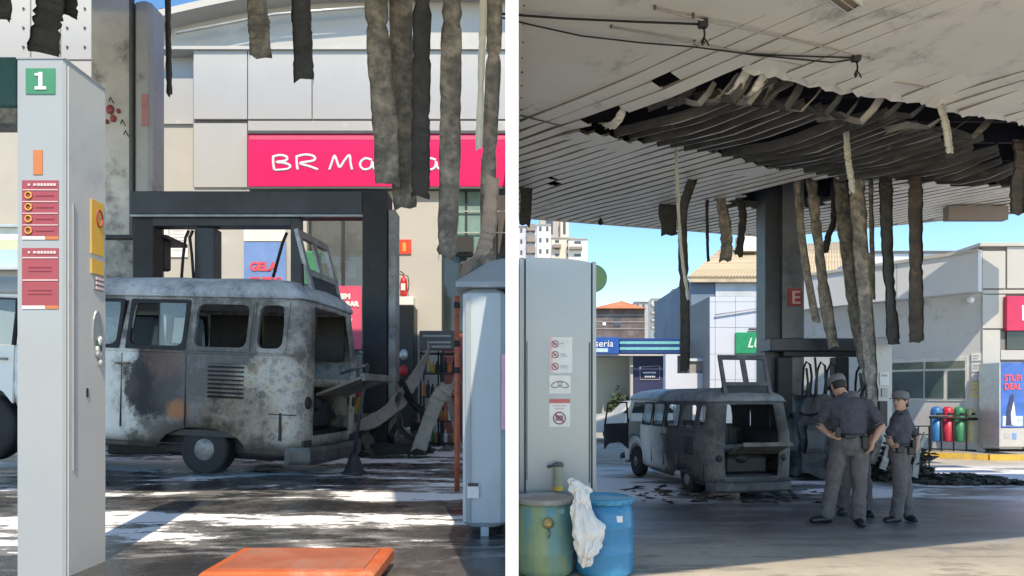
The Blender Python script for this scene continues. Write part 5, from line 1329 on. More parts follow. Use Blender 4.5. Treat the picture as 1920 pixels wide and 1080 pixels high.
for k, y in enumerate((645, 665, 687)):
    ringp(s1, 1041, y, 6, 'ink_pinkish'); fb('print', 1038.5, y-2, 1043, y+2, FD-.008, .002, 'ink_dim', s1)
    fb('print', 1051, y-2, 1057+k*4, y, FD-.007, .002, 'ink_grey', s1)
    if k: fb('print', 1051, y+2, 1064, y+3.5, FD-.007, .002, 'ink_grey', s1)
q = MB(); 
for (cx, sx_) in ((1044, 1), (1056, -1)):
    p = P(cx, 721, FD-.007); q.tube([p+Vector((.052*math.cos(a_), 0, .028*math.sin(a_)+.012*math.cos(a_)*sx_)) for a_ in [j*PI/9 for j in range(19)]], .0038, 5)
obj('print', q, 'ink_maroon', s2)
fb('print', 1030, 748, 1069, 756, FD-.007, .003, 'red_decal2', s3); ringp(s3, 1049, 784, 11, 'ink_pinkish', .006); fb('print', 1042, 779, 1056, 789, FD-.008, .003, 'ink_dim', s3)
for k, y in enumerate((760, 765)): fb('print', 1036+4*k, y, 1063-6*k, y+1.5, FD-.007, .002, 'ink_pinkish2', s3)
# small cylinder hung on the pillar
cy = thing('paper_tube', 'short khaki tube hung on the grey pillar above the barrels', 'tube', tuple(P(1047, 925, FD-.12)))
c = P(1047, 923, FD-.12); zt = P(0, 872, FD).z
q = MB(); q.lathe([(.040, c.z), (.043, c.z+.06), (.043, zt-.02), (.05, zt), (.05, zt+.025), (.03, zt+.035)], (c.x, c.y, 0), 18); obj('casing', q, 'khaki', cy)
q = MB(); q.lathe([(.0445, c.z+.02), (.0445, c.z+.06)], (c.x, c.y, 0), 18, caps=False); obj('yellow_band', q, 'bottle_yellow', cy)
q = MB(); q.lathe([(.052, zt), (.052, zt+.03), (.03, zt+.042)], (c.x, c.y, 0), 16); q.tube([Vector((c.x-.04, c.y, zt+.01)), Vector((c.x-.10, c.y+.06, zt-.01))], .014, 6); obj('lid', q, 'dark_grey', cy)
# green round sign
q = MB(); p = P(1112, 522, 9.5); q.lathe([(.20, -.02), (.208, -.01), (.208, .01), (.20, .02)], p, 40, 'y'); gs = obj('disc', q, 'green_round', None)
gs.name = 'round_sign'; tag(gs, 'round green sign showing its edge behind the grey pillar', 'sign'); q = MB(); q.tube([(p.x, p.y+.04, 0), (p.x, p.y+.04, p.z)], .03, 8); obj('post', q, 'alu', gs)

# barrels
def barrel(label, cx, d, r_, ztop, m_, ml, gid):
    t = thing('barrel', label, 'barrel', (cx, d, 0), gid); k = ztop
    prof = [(.93*r_, .012), (.98*r_, .03), (1.0*r_, .10*k), (1.0*r_, .28*k), (1.025*r_, .30*k), (1.025*r_, .325*k), (1.0*r_, .345*k), (1.0*r_, .60*k), (1.025*r_, .62*k), (1.025*r_, .645*k), (1.0*r_, .665*k), (.985*r_, .80*k), (.93*r_, .885*k), (.90*r_, .90*k), (.90*r_, .935*k)]
    q = MB(); q.lathe(prof, (cx, d, 0), 48); obj('body', q, m_, t)
    q = MB(); q.lathe([(.91*r_, .925*k), (.975*r_, .930*k), (.985*r_, .975*k), (.97*r_, .995*k), (.90*r_, k), (.88*r_, .985*k), (.3*r_, .982*k), (.01, .982*k)], (cx, d, 0), 48, caps=False); obj('lid', q, ml, t)
    q = MB()
    for a_ in [j*2*PI/20 for j in range(20)]: q.box(-.012, .012, -.006, .006, .935*k, .97*k, Matrix.Translation((cx+.985*r_*math.cos(a_), d+.985*r_*math.sin(a_), 0)) @ Matrix.Rotation(a_+PI/2, 4, 'Z'))
    obj('lid_ribs', q, ml, t)
    return t
zb = P(0, 930, 5.95).z
b1 = barrel('green barrel smeared with blue paint and fitted with a brass tap', P(1021, 0, 5.95).x, 5.95, .268, zb, 'barrel_green', 'barrel_lid_grey', 'barrels')
b2 = barrel('bright blue plastic barrel with a blue lid right of the green one', P(1132, 0, 5.95).x, 5.95, .27, zb+.0, 'barrel_blue', 'barrel_lid_blue', 'barrels')
p = P(1028, 981, 5.67); q = MB(); q.lathe([(.05, .02), (.052, -.015), (.035, -.03), (.02, -.055), (.01, -.06)], p, 16, 'y'); q.ball(p+Vector((.0, -.05, 0)), .018, 8, 6); obj('tap', q, 'brass', b1)
q = MB(); q.tube([p+Vector((0, 0, -.05)), p+Vector((.02, -.02, -.09)), p+Vector((.0, -.01, -.13))], .007, 5); obj('chain', q, 'dark_grey', b1)
for bb, px in ((b1, 1050), (b2, 1158)):
    q = MB(); p = P(px, 955, 5.74); q.box(p.x-.05, p.x+.05, p.y-.02, p.y+.06, p.z-.05, p.z+.02, ch=.015); obj('handle', q, 'barrel_green' if bb is b1 else 'barrel_blue', bb)
q = MB(); p = P(1160, 973, 5.70); q.box(p.x-.035, p.x+.035, p.y-.004, p.y+.012, p.z-.03, p.z+.025); obj('label', q, 'paper', b2)

# plastic bag
def bag():
    rings = []; r = random.Random(2)
    spec = [(1074, 900, 7, .04), (1080, 908, 12, .06), (1088, 920, 17, .08), (1090, 934, 15, .07), (1090, 950, 17, .08), (1094, 968, 25, .10), (1103, 988, 30, .12), (1108, 1006, 27, .12), (1103, 1026, 21, .11), (1098, 1044, 17, .09), (1098, 1056, 12, .06), (1098, 1061, 5, .03)]
    n = 40
    for i, (x, y, w_, dep) in enumerate(spec):
        c = P(x, y, 5.62); R_ = w_/F*5.62; ring = []
        for k in range(n):
            a_ = 2*PI*k/n; v = Vector((math.cos(a_), math.sin(a_), 0))
            f = 1+.26*mnoise.noise(Vector((math.cos(a_)*2.6, math.sin(a_)*2.6, i*.75)))+.16*math.sin(a_*9+i*.9)
            ring.append(c+Vector((v.x*R_*f, v.y*dep*.8*f, .02*math.sin(a_*5+i))))
        rings.append(ring)
    q = MB(); q.loft(rings); return q
bg_ = obj('plastic_bag', bag(), 'plastic_bag'); tag(bg_, 'crumpled white plastic bag hanging between the two barrels', 'bag')
sub = bg_.modifiers.new('smooth', 'SUBSURF'); sub.levels = sub.render_levels = 2
for sc_, am_ in ((.09, .055), (.03, .018)):
    tx_ = bpy.data.textures.new('crumple', 'VORONOI'); tx_.noise_scale = sc_; md_ = bg_.modifiers.new('crumple', 'DISPLACE'); md_.texture = tx_; md_.strength = am_; md_.mid_level = .4; md_.texture_coords = 'LOCAL'
q = MB()
rg = []
for i, (x, y, w_) in enumerate(((1068, 898, 6), (1072, 906, 9), (1083, 916, 12), (1096, 918, 9), (1112, 922, 4))):
    c = P(x, y, 5.66); R_ = w_/F*5.66
    rg.append([c+Vector((R_*.5*math.cos(a_)*(1+.3*math.sin(3*a_+i)), R_*.6*math.sin(a_*1), R_*math.cos(a_+.4)*(1+.2*math.sin(4*a_)))) for a_ in [2*PI*k/16 for k in range(16)]])
q.loft(rg); kn = obj('knotted_handles', q, 'plastic_bag', bg_); sb = kn.modifiers.new('smooth', 'SUBSURF'); sb.levels = sb.render_levels = 1

# ------------------------------------------------------------ background, right
# shop with parapet (recedes at 45 degrees)
W0 = Vector((9.2, 20.9)); W1 = Vector((12.42, 16.96)); wd = (W1-W0).normalized(); wn = Vector((wd.y, -wd.x))
def wallpos(px):   # where the view line of px meets the wall line
    k = (px-960)/F; # x = k*y ; W0 + t wd
    t_ = (k*W0.y-W0.x)/(wd.x-k*wd.y); return W0+wd*t_
def wb(name, px0, py0, px1, py1, out, t_, m_, parent, ref=None, ch=0):
    """board on the slanted wall spanning px0..px1, heights taken at its nearer end"""
    A = wallpos(px0); B = wallpos(px1); r_ = B if ref is None else wallpos(ref)
    z0 = CAMZ+(740-py0)/F*r_.y; z1 = CAMZ+(740-py1)/F*r_.y; L = (B-A).length
    M_ = Matrix.Translation((A.x+wn.x*out, A.y+wn.y*out, 0)) @ Matrix.Rotation(math.atan2(wd.y, wd.x), 4, 'Z')
    q = MB(); q.box(0, L, 0, t_, z1, z0, M_, ch=ch); return obj(name, q, m_, parent)
rs = thing('side_building', 'grey service building with white parapet and a wide window behind the officers', 'building', (W1.x, W1.y, 0))
wb('wall', 1490, 540, 1842, 850, 0, .25, 'grey_wall', rs); wb('parapet', 1490, 476, 1842, 548, .35, .6, 'parapet_white', rs)
for x in (1560, 1600, 1690): wb('panel_joint', x, 477, x+1.5, 547, .356, .01, 'ink_grey', rs, 1842)
wb('parapet_cap', 1490, 470, 1842, 476, .4, .7, 'white_wall', rs)
wb('window_frame', 1668, 668, 1815, 752, .02, .05, 'alu_white', rs, ch=.005)
wb('pane', 1674, 676, 1732, 690, .035, .02, 'glass_shop2', rs, 1815); wb('pane', 1736, 676, 1810, 690, .035, .02, 'glass_shop2', rs, 1815)
wb('pane', 1674, 694, 1732, 747, .035, .02, 'glass_shop', rs, 1815); wb('pane', 1735, 694, 1770, 747, .035, .02, 'glass_shop', rs, 1815); wb('pane', 1778, 694, 1810, 747, .035, .02, 'glass_shop', rs, 1815)
q = MB(); A = wallpos(1822); q.ball((A.x+wn.x*.1, A.y+wn.y*.1, P(0, 563, A.y).z), .09, 12, 8); obj('wall_lamp', q, 'sign_white', rs)
for k, (y0, y1, m_) in enumerate(((662, 676, 'paper'), (680, 697, 'paper'), (700, 712, 'paper'), (716, 730, 'yellow_pale'), (731, 746, 'yellow_pale'))):
    o = wb('notice', 1822, y0, 1840, y1, .03, .02, m_, None); tag(o, ['topmost small white notice at the end of the grey wall', 'second white notice from the top at the end of the grey wall', 'third small white notice, just above the yellow ones', 'upper yellow notice at the end of the grey wall', 'lower yellow notice at the end of the grey wall'][k], 'notice', 'notices on the grey wall')
    wb('print', 1825, y0+4, 1836, y0+6, .034, .004, 'ink_grey', o, 1840); wb('print', 1825, y0+9, 1834, y0+10.5, .034, .004, 'ink_grey', o, 1840)
# corner tower of the shop, facing the camera
TDp = 16.9
tw = thing('corner_shop', 'white panelled shop corner with a pink sign at the right edge', 'shop', tuple(P(1880, 845, TDp)))
fb('wall', 1842, 459, 1995, 842, TDp+.05, 1.5, 'joint', tw)
for (x0, y0, x1, y1) in ((1842, 470, 1886, 541), (1888, 462, 1995, 541), (1842, 543, 1995, 551), (1842, 552, 1886, 616), (1842, 618, 1876, 840), (1876, 656, 1995, 675), (1920, 676, 1995, 840)):
    fb('panel', x0+.5, y0+.5, x1-.5, y1-.5, TDp, .06, 'panel_white', tw, .005)
fb('coping', 1838, 455, 1995, 461, TDp-.06, 1.7, 'white_wall', tw)
fb('window', 1888, 619, 1995, 655, TDp+.0, .06, 'glass_dark', tw)
sg2 = thing('shop_sign', 'pink shop sign with a white letter cut off by the right edge', 'sign', tuple(P(1920, 620, TDp-.1)))
fb('panel', 1888, 555, 1995, 620, TDp-.12, .13, 'pink_shade', sg2, ch=.01); text('BR', P(1914, 600, TDp-.13), .55, 'sign_white', sg2, bold=.01)
# ice freezer with poster
fz = thing('ice_freezer', 'tall ice freezer with a blue penguin-coloured poster at the right edge', 'freezer', tuple(P(1900, 840, TDp-.8)))
fz['label'] = 'tall ice freezer with a blue poster and white base at the right edge'
FZ = TDp-.75
fb('body', 1876, 680, 1921, 802, FZ, .7, 'blue_poster2', fz, ch=.01); fb('base', 1876, 803, 1921, 838, FZ, .7, 'white_wall', fz, ch=.01); fb('side_trim', 1874, 680, 1876, 838, FZ-.01, .7, 'alu', fz)
text('STUPI', P(1883, 714, FZ-.01), .22, 'red_text', fz, bold=.006, sx=.8); text('DEAL', P(1883, 730, FZ-.01), .22, 'red_text', fz, bold=.006, sx=.8)
q = MB(); c = P(1898, 798, FZ-.012)
q.prism_y([(c.x-.16, c.z), (c.x-.14, c.z+.35), (c.x-.05, c.z+.75), (c.x+.02, c.z+.8), (c.x+.05, c.z+.6), (c.x+.0, c.z+.3), (c.x+.03, c.z)], FZ-.012, FZ-.003); obj('print', q, 'navy_sign', fz)
q = MB(); q.prism_y([(c.x-.02, c.z+.02), (c.x-.04, c.z+.3), (c.x+.03, c.z+.62), (c.x+.07, c.z+.35), (c.x+.10, c.z+.02)], FZ-.018, FZ-.013); obj('print', q, 'paper', fz)
fb('print', 1880, 780, 1918, 799, FZ-.006, .004, 'ice_pale', fz)
fb('logo', 1884, 812, 1894, 822, FZ-.006, .005, 'ink_grey', fz); fb('logo', 1898, 812, 1906, 824, FZ-.006, .005, 'blue_poster', fz)
# pavement with yellow kerb
pv = MB(); pv.prism([(8.0, 19.8), (10.6, 17.0), (12.0, 16.15), (16.5, 15.9), (16.5, 24), (8, 24)], .003, .14); struct('pavement', pv, 'pavement')
q = MB()
def kerb(a, b):
    a = Vector(a); b = Vector(b); d_ = (b-a).normalized(); n_ = Vector((d_.y, -d_.x))*.09; vs = []
    for z in (.003, .146): vs += [(a.x, a.y, z), (b.x, b.y, z), (b.x+n_.x, b.y+n_.y, z), (a.x+n_.x, a.y+n_.y, z)]
    q_ = MB(); q_.add(vs, [(3, 2, 1, 0), (4, 5, 6, 7), (0, 1, 5, 4), (1, 2, 6, 5), (2, 3, 7, 6), (3, 0, 4, 7)]); struct('yellow_kerb', q_, 'kerb_yellow')
kerb((8.0, 19.8), (10.6, 17.0)); kerb((10.603, 16.997), (12.0, 16.15)); kerb((12.003, 16.149), (16.5, 15.9))
# litter bins on a frame
bf = thing('bin_stand', 'dark metal stand carrying the row of coloured recycling bins', 'stand', (11.4, 16.9, .14))
BD = 17.2
for x in (1745, 1765, 1788, 1812, 1836):
    q = MB(); q.tube([P(x, 847, BD-.15), P(x, 780, BD-.15)], .02, 5); obj('leg', q, 'rubber', bf)
q = MB(); q.tube([P(1743, 782, BD-.17), P(1838, 786, BD-.17)], .035, 5); obj('rail', q, 'rubber', bf); q = MB(); q.tube([P(1743, 841, BD-.15), P(1838, 845, BD-.15)], .02, 5); obj('rail', q, 'rubber', bf)
for k, (cx, m_, nm) in enumerate(((1756, 'bin_blue', 'blue'), (1777, 'bin_red', 'red'), (1799, 'bin_green', 'green'), (1821, 'bin_yellow', 'cream'))):
    t = thing('litter_bin', nm+' recycling bin with a domed lid on the stand by the grey wall', 'bin', tuple(P(cx, 830, BD)), 'recycling bins')
    c = P(cx, 828, BD); h = P(cx, 780, BD).z-c.z; r_ = .135
    q = MB(); q.lathe([(r_*.75, 0), (r_*.85, .03), (r_, h)], c, 18); obj('bucket', q, m_, t)
    q = MB(); q.lathe([(r_*1.06, h+.02), (r_*1.06, h+.09), (r_*.95, h+.18), (r_*.6, h+.24), (.01, h+.26)], c, 18, caps=False); obj('lid', q, m_, t)
    q = MB(); q.box(c.x-.08, c.x+.08, c.y-r_*1.1, c.y-r_*.8, c.z+h+.03, c.z+h+.09); obj('slot', q, 'rubber', t)

# LUB building, house, station, street
LD = 25.0
lb = thing('service_building', 'white panelled workshop with a green oil sign left of the column', 'building', tuple(P(1385, 800, LD)))
fb('wall', 1331, 556, 1680, 805, LD+.06, 5, 'joint', lb)
xs_ = [1331, 1341, 1379, 1416, 1452, 1490, 1530]; ys_ = [556, 566, 614, 664, 712, 805]
for a, b in zip(xs_, xs_[1:]):
    for c_, d_ in zip(ys_, ys_[1:]): fb('panel', a+.35, c_+.35, b-.35, d_-.35, LD, .07, 'panel_blueish', lb)
fb('panel', 1530, 520, 1680, 805, LD+.01, .05, 'panel_blueish', lb)
lg = thing('oil_sign', 'green sign with white italic letters cut by the column', 'sign', tuple(P(1420, 663, LD-.1)))
fb('panel', 1380, 623, 1490, 663, LD-.12, .14, 'green_sign', lg, ch=.02); text('LUBRAX', P(1401, 651, LD-.14), .52, 'ink_palegreen', lg, bold=.012, shear=.35, sx=.85)
fb('blue_board', 1512, 592, 1546, 636, LD-.12, .1, 'blue_board', lb)
q = MB(); q.tube([P(1341, 590, LD-.1), P(1440, 575, LD-.1)], .03, 4); obj('cable', q, 'ink_grey', lb)
q = MB(); q.tube([P(1404, 617, LD-.1), P(1440, 617, LD-.1)], .05, 4); obj('sign_lamp', q, 'dark_grey', lb)
hs = thing('tiled_house', 'blue-grey house with a pale clay-tiled roof behind the workshop', 'house', tuple(P(1370, 800, 31)))
fb('wall', 1296, 522, 1640, 800, 31, 8, 'blue_grey_wall', hs); fb('upper_wall', 1342, 526, 1640, 556, 30.9, .12, 'house_white', hs)
q = MB()
for (y) in (624, 634): FB(q, 1309, y, 1313, y+5, 30.96, .05)
obj('wall_vent', q, 'window_dark', hs)
A = P(1292, 523, 30.6); B = P(1640, 523, 30.6); T0 = P(1352, 470, 36); T1 = P(1620, 455, 36); R0 = P(1418, 452, 36)
q = MB(); q.add([A, B, T1, T0, A+Vector((0, 0, -.15)), B+Vector((0, 0, -.15))], [(0, 1, 2, 3), (4, 5, 1, 0)]); obj('roof', q, 'roof_tile', hs)
n = 58
q0 = MB()
for k in range(n):
    u = k/n; p0 = A.lerp(B, u); p1 = T0.lerp(T1, u); mbk = MB()
    mbk.tube([p0+Vector((0, 0, .06)), p1+Vector((0, 0, .06))], .085, 6); obj('tile_row', mbk, 'roof_tile', hs)
rgt = P(1408, 470, 34); q = MB(); q.box(rgt.x-.5, rgt.x+.5, 34, 35, rgt.z, rgt.z+.9); obj('chimney', q, 'tower_white', hs)
# low wall with opening left of workshop
lw = thing('yard_wall', 'white stepped yard wall between the blue station and the workshop', 'wall', tuple(P(1300, 800, 26)))
for (x0, y0, x1, y1) in ((1248, 664, 1270, 800), (1270, 700, 1331, 800), (1292, 672, 1331, 677)): fb('section', x0, y0, x1, y1, 26, .4, 'panel_blueish', lw)
fb('infill', 1293, 677, 1331, 700, 26.1, .3, 'concrete', lw)
# blue station fascia
SD = 28.0
stn = thing('blue_station', 'neighbouring station with a blue fascia and two turquoise stripes', 'station', tuple(P(1190, 800, SD)))
fb('fascia', 1060, 632, 1161, 664, SD-.3, 4, 'blue_sign_light', stn, ch=.03); fb('fascia', 1162, 634, 1276, 663, SD, 4, 'blue_sign', stn, ch=.03)
for y in (640, 651): fb('stripe', 1162, y, 1274, y+5, SD-.02, .05, 'teal_stripe', stn)
fb('stripe', 1060, 653, 1140, 660, SD-.32, .03, 'teal_pale', stn); text('seria', P(1115, 650, SD-.33), .42, 'sign_white', stn, shear=.1)
fb('lower_trim', 1060, 664, 1276, 667, SD-.2, .2, 'white_wall', stn)
fb('wall', 1060, 667, 1188, 800, SD+2, .3, 'pale_green_wall', stn); fb('column', 1182, 667, 1187, 800, SD+.4, .3, 'white_wall', stn)
ns = thing('navy_board', 'navy board with a small outlined caption beneath the blue fascia', 'sign', tuple(P(1217, 790, SD+.5)))
fb('panel', 1188, 668, 1247, 790, SD+.5, .1, 'navy_sign', ns)
q = MB(); pts = [P(1200, 688, SD+.48), P(1237, 686, SD+.48), P(1237, 712, SD+.48), P(1200, 712, SD+.48), P(1200, 688, SD+.48)]; q.tube(pts, .025, 4); obj('outline', q, 'ink_grey', ns)
for y, x0, x1 in ((697, 1206, 1231), (704, 1209, 1229)):
    for k in range(6): 
        w_ = (x1-x0)/6; fb('print', x0+k*w_, y, x0+k*w_+w_*.75, y+3.5, SD+.47, .02, 'sign_white', ns)
# parked car and plants beneath
pcx = thing('parked_car', 'white parked car half hidden behind the open van door', 'car', tuple(P(1150, 790, 22)))
cx0 = P(1105, 0, 22).x; cx1 = P(1215, 0, 22).x
pf_ = [(0, .35), (0, .75), (.35, .92), (1.0, 1.0), (1.45, 1.42), (2.6, 1.46), (3.2, 1.02), (3.75, .95), (3.9, .7), (3.9, .35)]
q = MB(); q.prism_y([(cx0+x, z) for x, z in pf_], 22, 23.6); obj('body', q, 'car_white', pcx)
q = MB(); q.prism_y([(cx0+x, z) for x, z in ((1.15, 1.02), (1.5, 1.36), (2.0, 1.38), (2.0, 1.02))], 21.985, 21.995); obj('side_window', q, 'glass_dark', pcx)
q = MB(); q.prism_y([(cx0+x, z) for x, z in ((2.06, 1.02), (2.06, 1.38), (2.55, 1.38), (3.0, 1.02))], 21.985, 21.995); obj('side_window', q, 'glass_dark', pcx)
for x in (.8, 3.1):
    q = MB(); q.lathe([(.30, -.02), (.32, .0), (.32, .18), (.30, .2)], (cx0+x, 21.97, .32), 20, 'y'); w_ = obj('wheel', q, 'rubber', pcx)
    q = MB(); q.lathe([(.19, -.03), (.17, -.02)], (cx0+x, 21.97, .32), 16, 'y'); obj('hubcap', q, 'dark_grey', w_)
def bush(label, px, py, d, w_, h_, seed, n=500):
    r = random.Random(seed); p = P(px, py, d); p.z = 0; q = MB()
    t = thing('shrub', label, 'shrub', (p.x, p.y, 0))
    for _ in range(n):
        a_ = r.uniform(0, 2*PI); rr = r.random()**.5; c = p+Vector((math.cos(a_)*rr*w_, math.sin(a_)*rr*w_, .3+h_*r.random()*(1-.5*rr)))
        u_ = Vector((r.gauss(0, 1), r.gauss(0, 1), r.gauss(0, 1))).normalized()*.12; v_ = u_.orthogonal().normalized()*.05; q.add([c-u_, c+v_, c+u_, c-v_], [(0, 1, 2, 3)])
    obj('foliage', q, 'leaf', t); q = MB(); q.tube([p, p+Vector((0, 0, .9*h_))], [.05, .02], 6); obj('stem', q, 'debris', t)
bush('small dark green shrub below the blue fascia, left of the navy board', 1160, 780, 29, .5, 1.9, 1); bush('low green shrub beside the white parked car', 1182, 780, 29, .4, 1.5, 2)
# dark house with orange roof
BD2 = 48
dh = thing('old_house', 'dark weathered house with an orange hipped roof beyond the blue station', 'house', tuple(P(1160, 760, BD2)))
fb('wall', 1060, 578, 1209, 760, BD2, 8, 'brick_dark', dh)
for y in (590, 603, 616): fb('wall_course', 1060, y, 1209, y+1.2, BD2-.06, .1, 'tower_grey', dh)
fb('window', 1150, 596, 1164, 612, BD2-.05, .1, 'window_dark', dh); fb('window', 1130, 604, 1136, 610, BD2-.05, .1, 'sign_white', dh)
a = P(1108, 578, BD2-.5); b = P(1212, 578, BD2-.5); cpx = P(1166, 564, BD2+3)
q = MB(); q.add([a, b, b+Vector((0, 8, 0)), a+Vector((0, 8, 0)), cpx], [(0, 1, 4), (1, 2, 4), (2, 3, 4), (3, 0, 4), (3, 2, 1, 0)]); obj('roof', q, 'orange_roof', dh)
# distant blocks
def block(label, px0, py0, px1, py1, d, m_, rows, cols_, parts=()):
    t = thing('apartment_block', label, 'building', tuple(P((px0+px1)/2, 745, d)))
    a = P(px0, py0, d); b = P(px1, 740, d); q = MB(); q.box(a.x, b.x, d, d+(b.x-a.x)*.8, 0, a.z); obj('wall', q, m_, t)
    fb('roof_edge', px0-.5, py0-1.2, px1+.5, py0, d-.3, 1.0, 'tower_grey', t)
    for r_ in range(rows):
        for c_ in range(cols_):
            x = px0+(px1-px0)*(c_+.3)/cols_; y = py0+4+(py1-py0-4)*r_/rows; ww = (px1-px0)/cols_*.35
            fb('window', x, y, x+ww, y+(py1-py0)/rows*.38, d-.05, .1, 'window_dark', t)
    for (x0, y0, x1, y1, mm) in parts: fb('balcony', x0, y0, x1, y1, d-1.2, 1.1, mm, t)
    return t
block('white apartment block with four small windows beside the white partition', 1007, 421, 1033, 488, 140, 'tower_white', 3, 2)
block('apartment block with dark stacked balconies, leftmost on the skyline', 972, 424, 1006, 490, 138, 'tower_lilac', 3, 3, [(988, 420+k*21, 1004, 432+k*21, 'tower_brown') for k in range(3)])
block('grey tower behind the white block on the skyline', 1012, 408, 1050, 480, 170, 'tower_grey', 1, 1)
block('cream tower shaft, tallest on the skyline', 1051, 408, 1066, 480, 168, 'tower_cream', 1, 1)
block('cream stepped apartment block above the grey pillar', 1034, 446, 1078, 488, 150, 'tower_cream', 3, 2, [(1036, 458, 1052, 464, 'tower_brown')])
block('white apartment block with long balconies, rightmost above the pillar', 1066, 448, 1102, 488, 148, 'tower_white', 3, 1, [(1068, 462, 1092, 467, 'tower_brown')])
block('grey far block right of the orange roof', 1190, 566, 1224, 640, 110, 'tower_grey', 4, 3)
block('white far block with open floors behind the dark strip', 1222, 560, 1262, 640, 100, 'tower_white', 5, 3, [(1222, 570+14*k, 1240, 574+14*k, 'tower_grey') for k in range(4)])
block('pale far block nearest the tiled house', 1255, 556, 1300, 640, 120, 'tower_lilac', 5, 4)
block('small white block far behind, stepping up beside the tiled house', 1262, 542, 1290, 600, 160, 'tower_white', 2, 2)
# behind the parapet: dark roof line and brown block
rr2 = thing('metal_roof', 'low dark-edged metal roof behind the white parapet', 'roof', tuple(P(1740, 740, 27)))
fb('roof_edge', 1640, 470, 1840, 474, 26, .4, 'dark_grey', rr2); fb('wall', 1640, 474.5, 1840, 740, 26.1, 3, 'panel_blueish', rr2)
# ------------------------------------------------------------ people
def sring(c, u, v, ru, rv, n=14): return [c+u*(ru*math.cos(2*PI*k/n))+v*(rv*math.sin(2*PI*k/n)) for k in range(n)]
def limb(mb, pts, rad, n=12, flat=1.0):
    pts = [Vector(p) for p in pts]; rings = []; 
    ref = Vector((1, 0, 0))
    P_ = [pts[0]+(pts[0]-pts[1]).normalized()*rad[0]*.6]+pts+[pts[-1]+(pts[-1]-pts[-2]).normalized()*rad[-1]*.6]
    R_ = [rad[0]*.55]+list(rad)+[rad[-1]*.55]
    for i, p in enumerate(P_):
        d = (P_[min(i+1, len(P_)-1)]-P_[max(i-1, 0)]).normalized(); u_ = ref-d*ref.dot(d)
        if u_.length < .2: u_ = Vector((0, 1, 0))-d*d.y
        u_.normalize(); v_ = d.cross(u_); rings.append(sring(p, u_, v_, R_[i], R_[i]*flat, n))
    mb.loft(rings)
def torso(mb, secs, n=20):   # (x, y, z, rx, ry, yaw)
    rings = []
    for (x, y, z, rx, ry, yaw) in secs:
        u_ = Vector((math.cos(yaw), math.sin(yaw), 0)); v_ = Vector((-math.sin(yaw), math.cos(yaw), 0)); rings.append(sring(Vector((x, y, z)), u_, v_, rx, ry, n))
    mb.loft(rings)
def hand(mb, wrist, dirv, side, nrm, k=1.0, curl_=.5):
    w = Vector(wrist); d = Vector(dirv).normalized(); s_ = Vector(side); s_ = (s_-d*s_.dot(d)).normalized(); n_ = Vector(nrm); n_ = (n_-d*n_.dot(d)-s_*n_.dot(s_)).normalized()
    limb(mb, [w, w+d*.045*k, w+d*.085*k], [.026*k, .038*k, .036*k], 10, .45)
    for j, (o, L) in enumerate(((-.030, .062), (-.010, .074), (.010, .070), (.029, .055))):
        b = w+d*.085*k+s_*o*k; p1 = b+d*L*.45*k+n_*curl_*.010*k; p2 = p1+(d*.8+n_*curl_).normalized()*L*.35*k; p3 = p2+(d*.5+n_*curl_*1.3).normalized()*L*.28*k
        limb(mb, [b-d*.02, p1, p2, p3], [.0105*k, .0095*k, .0085*k, .007*k], 8)
    b = w+d*.03*k-s_*.030*k; limb(mb, [b, b-s_*.025*k+d*.025*k, b-s_*.032*k+d*.055*k+n_*.01], [.013*k, .011*k, .008*k], 8)
def remesh(o, vox=.011, sm=4):
    m_ = o.modifiers.new('surface', 'REMESH'); m_.mode = 'VOXEL'; m_.voxel_size = vox; m_.use_smooth_shade = True
    s_ = o.modifiers.new('soften', 'SMOOTH'); s_.factor = .5; s_.iterations = sm; return o
def wrinkle(o, amp, size):
    t_ = bpy.data.textures.new('cloth_folds', 'CLOUDS'); t_.noise_scale = size
    m_ = o.modifiers.new('folds', 'DISPLACE'); m_.texture = t_; m_.strength = amp; m_.mid_level = .5; m_.texture_coords = 'LOCAL'
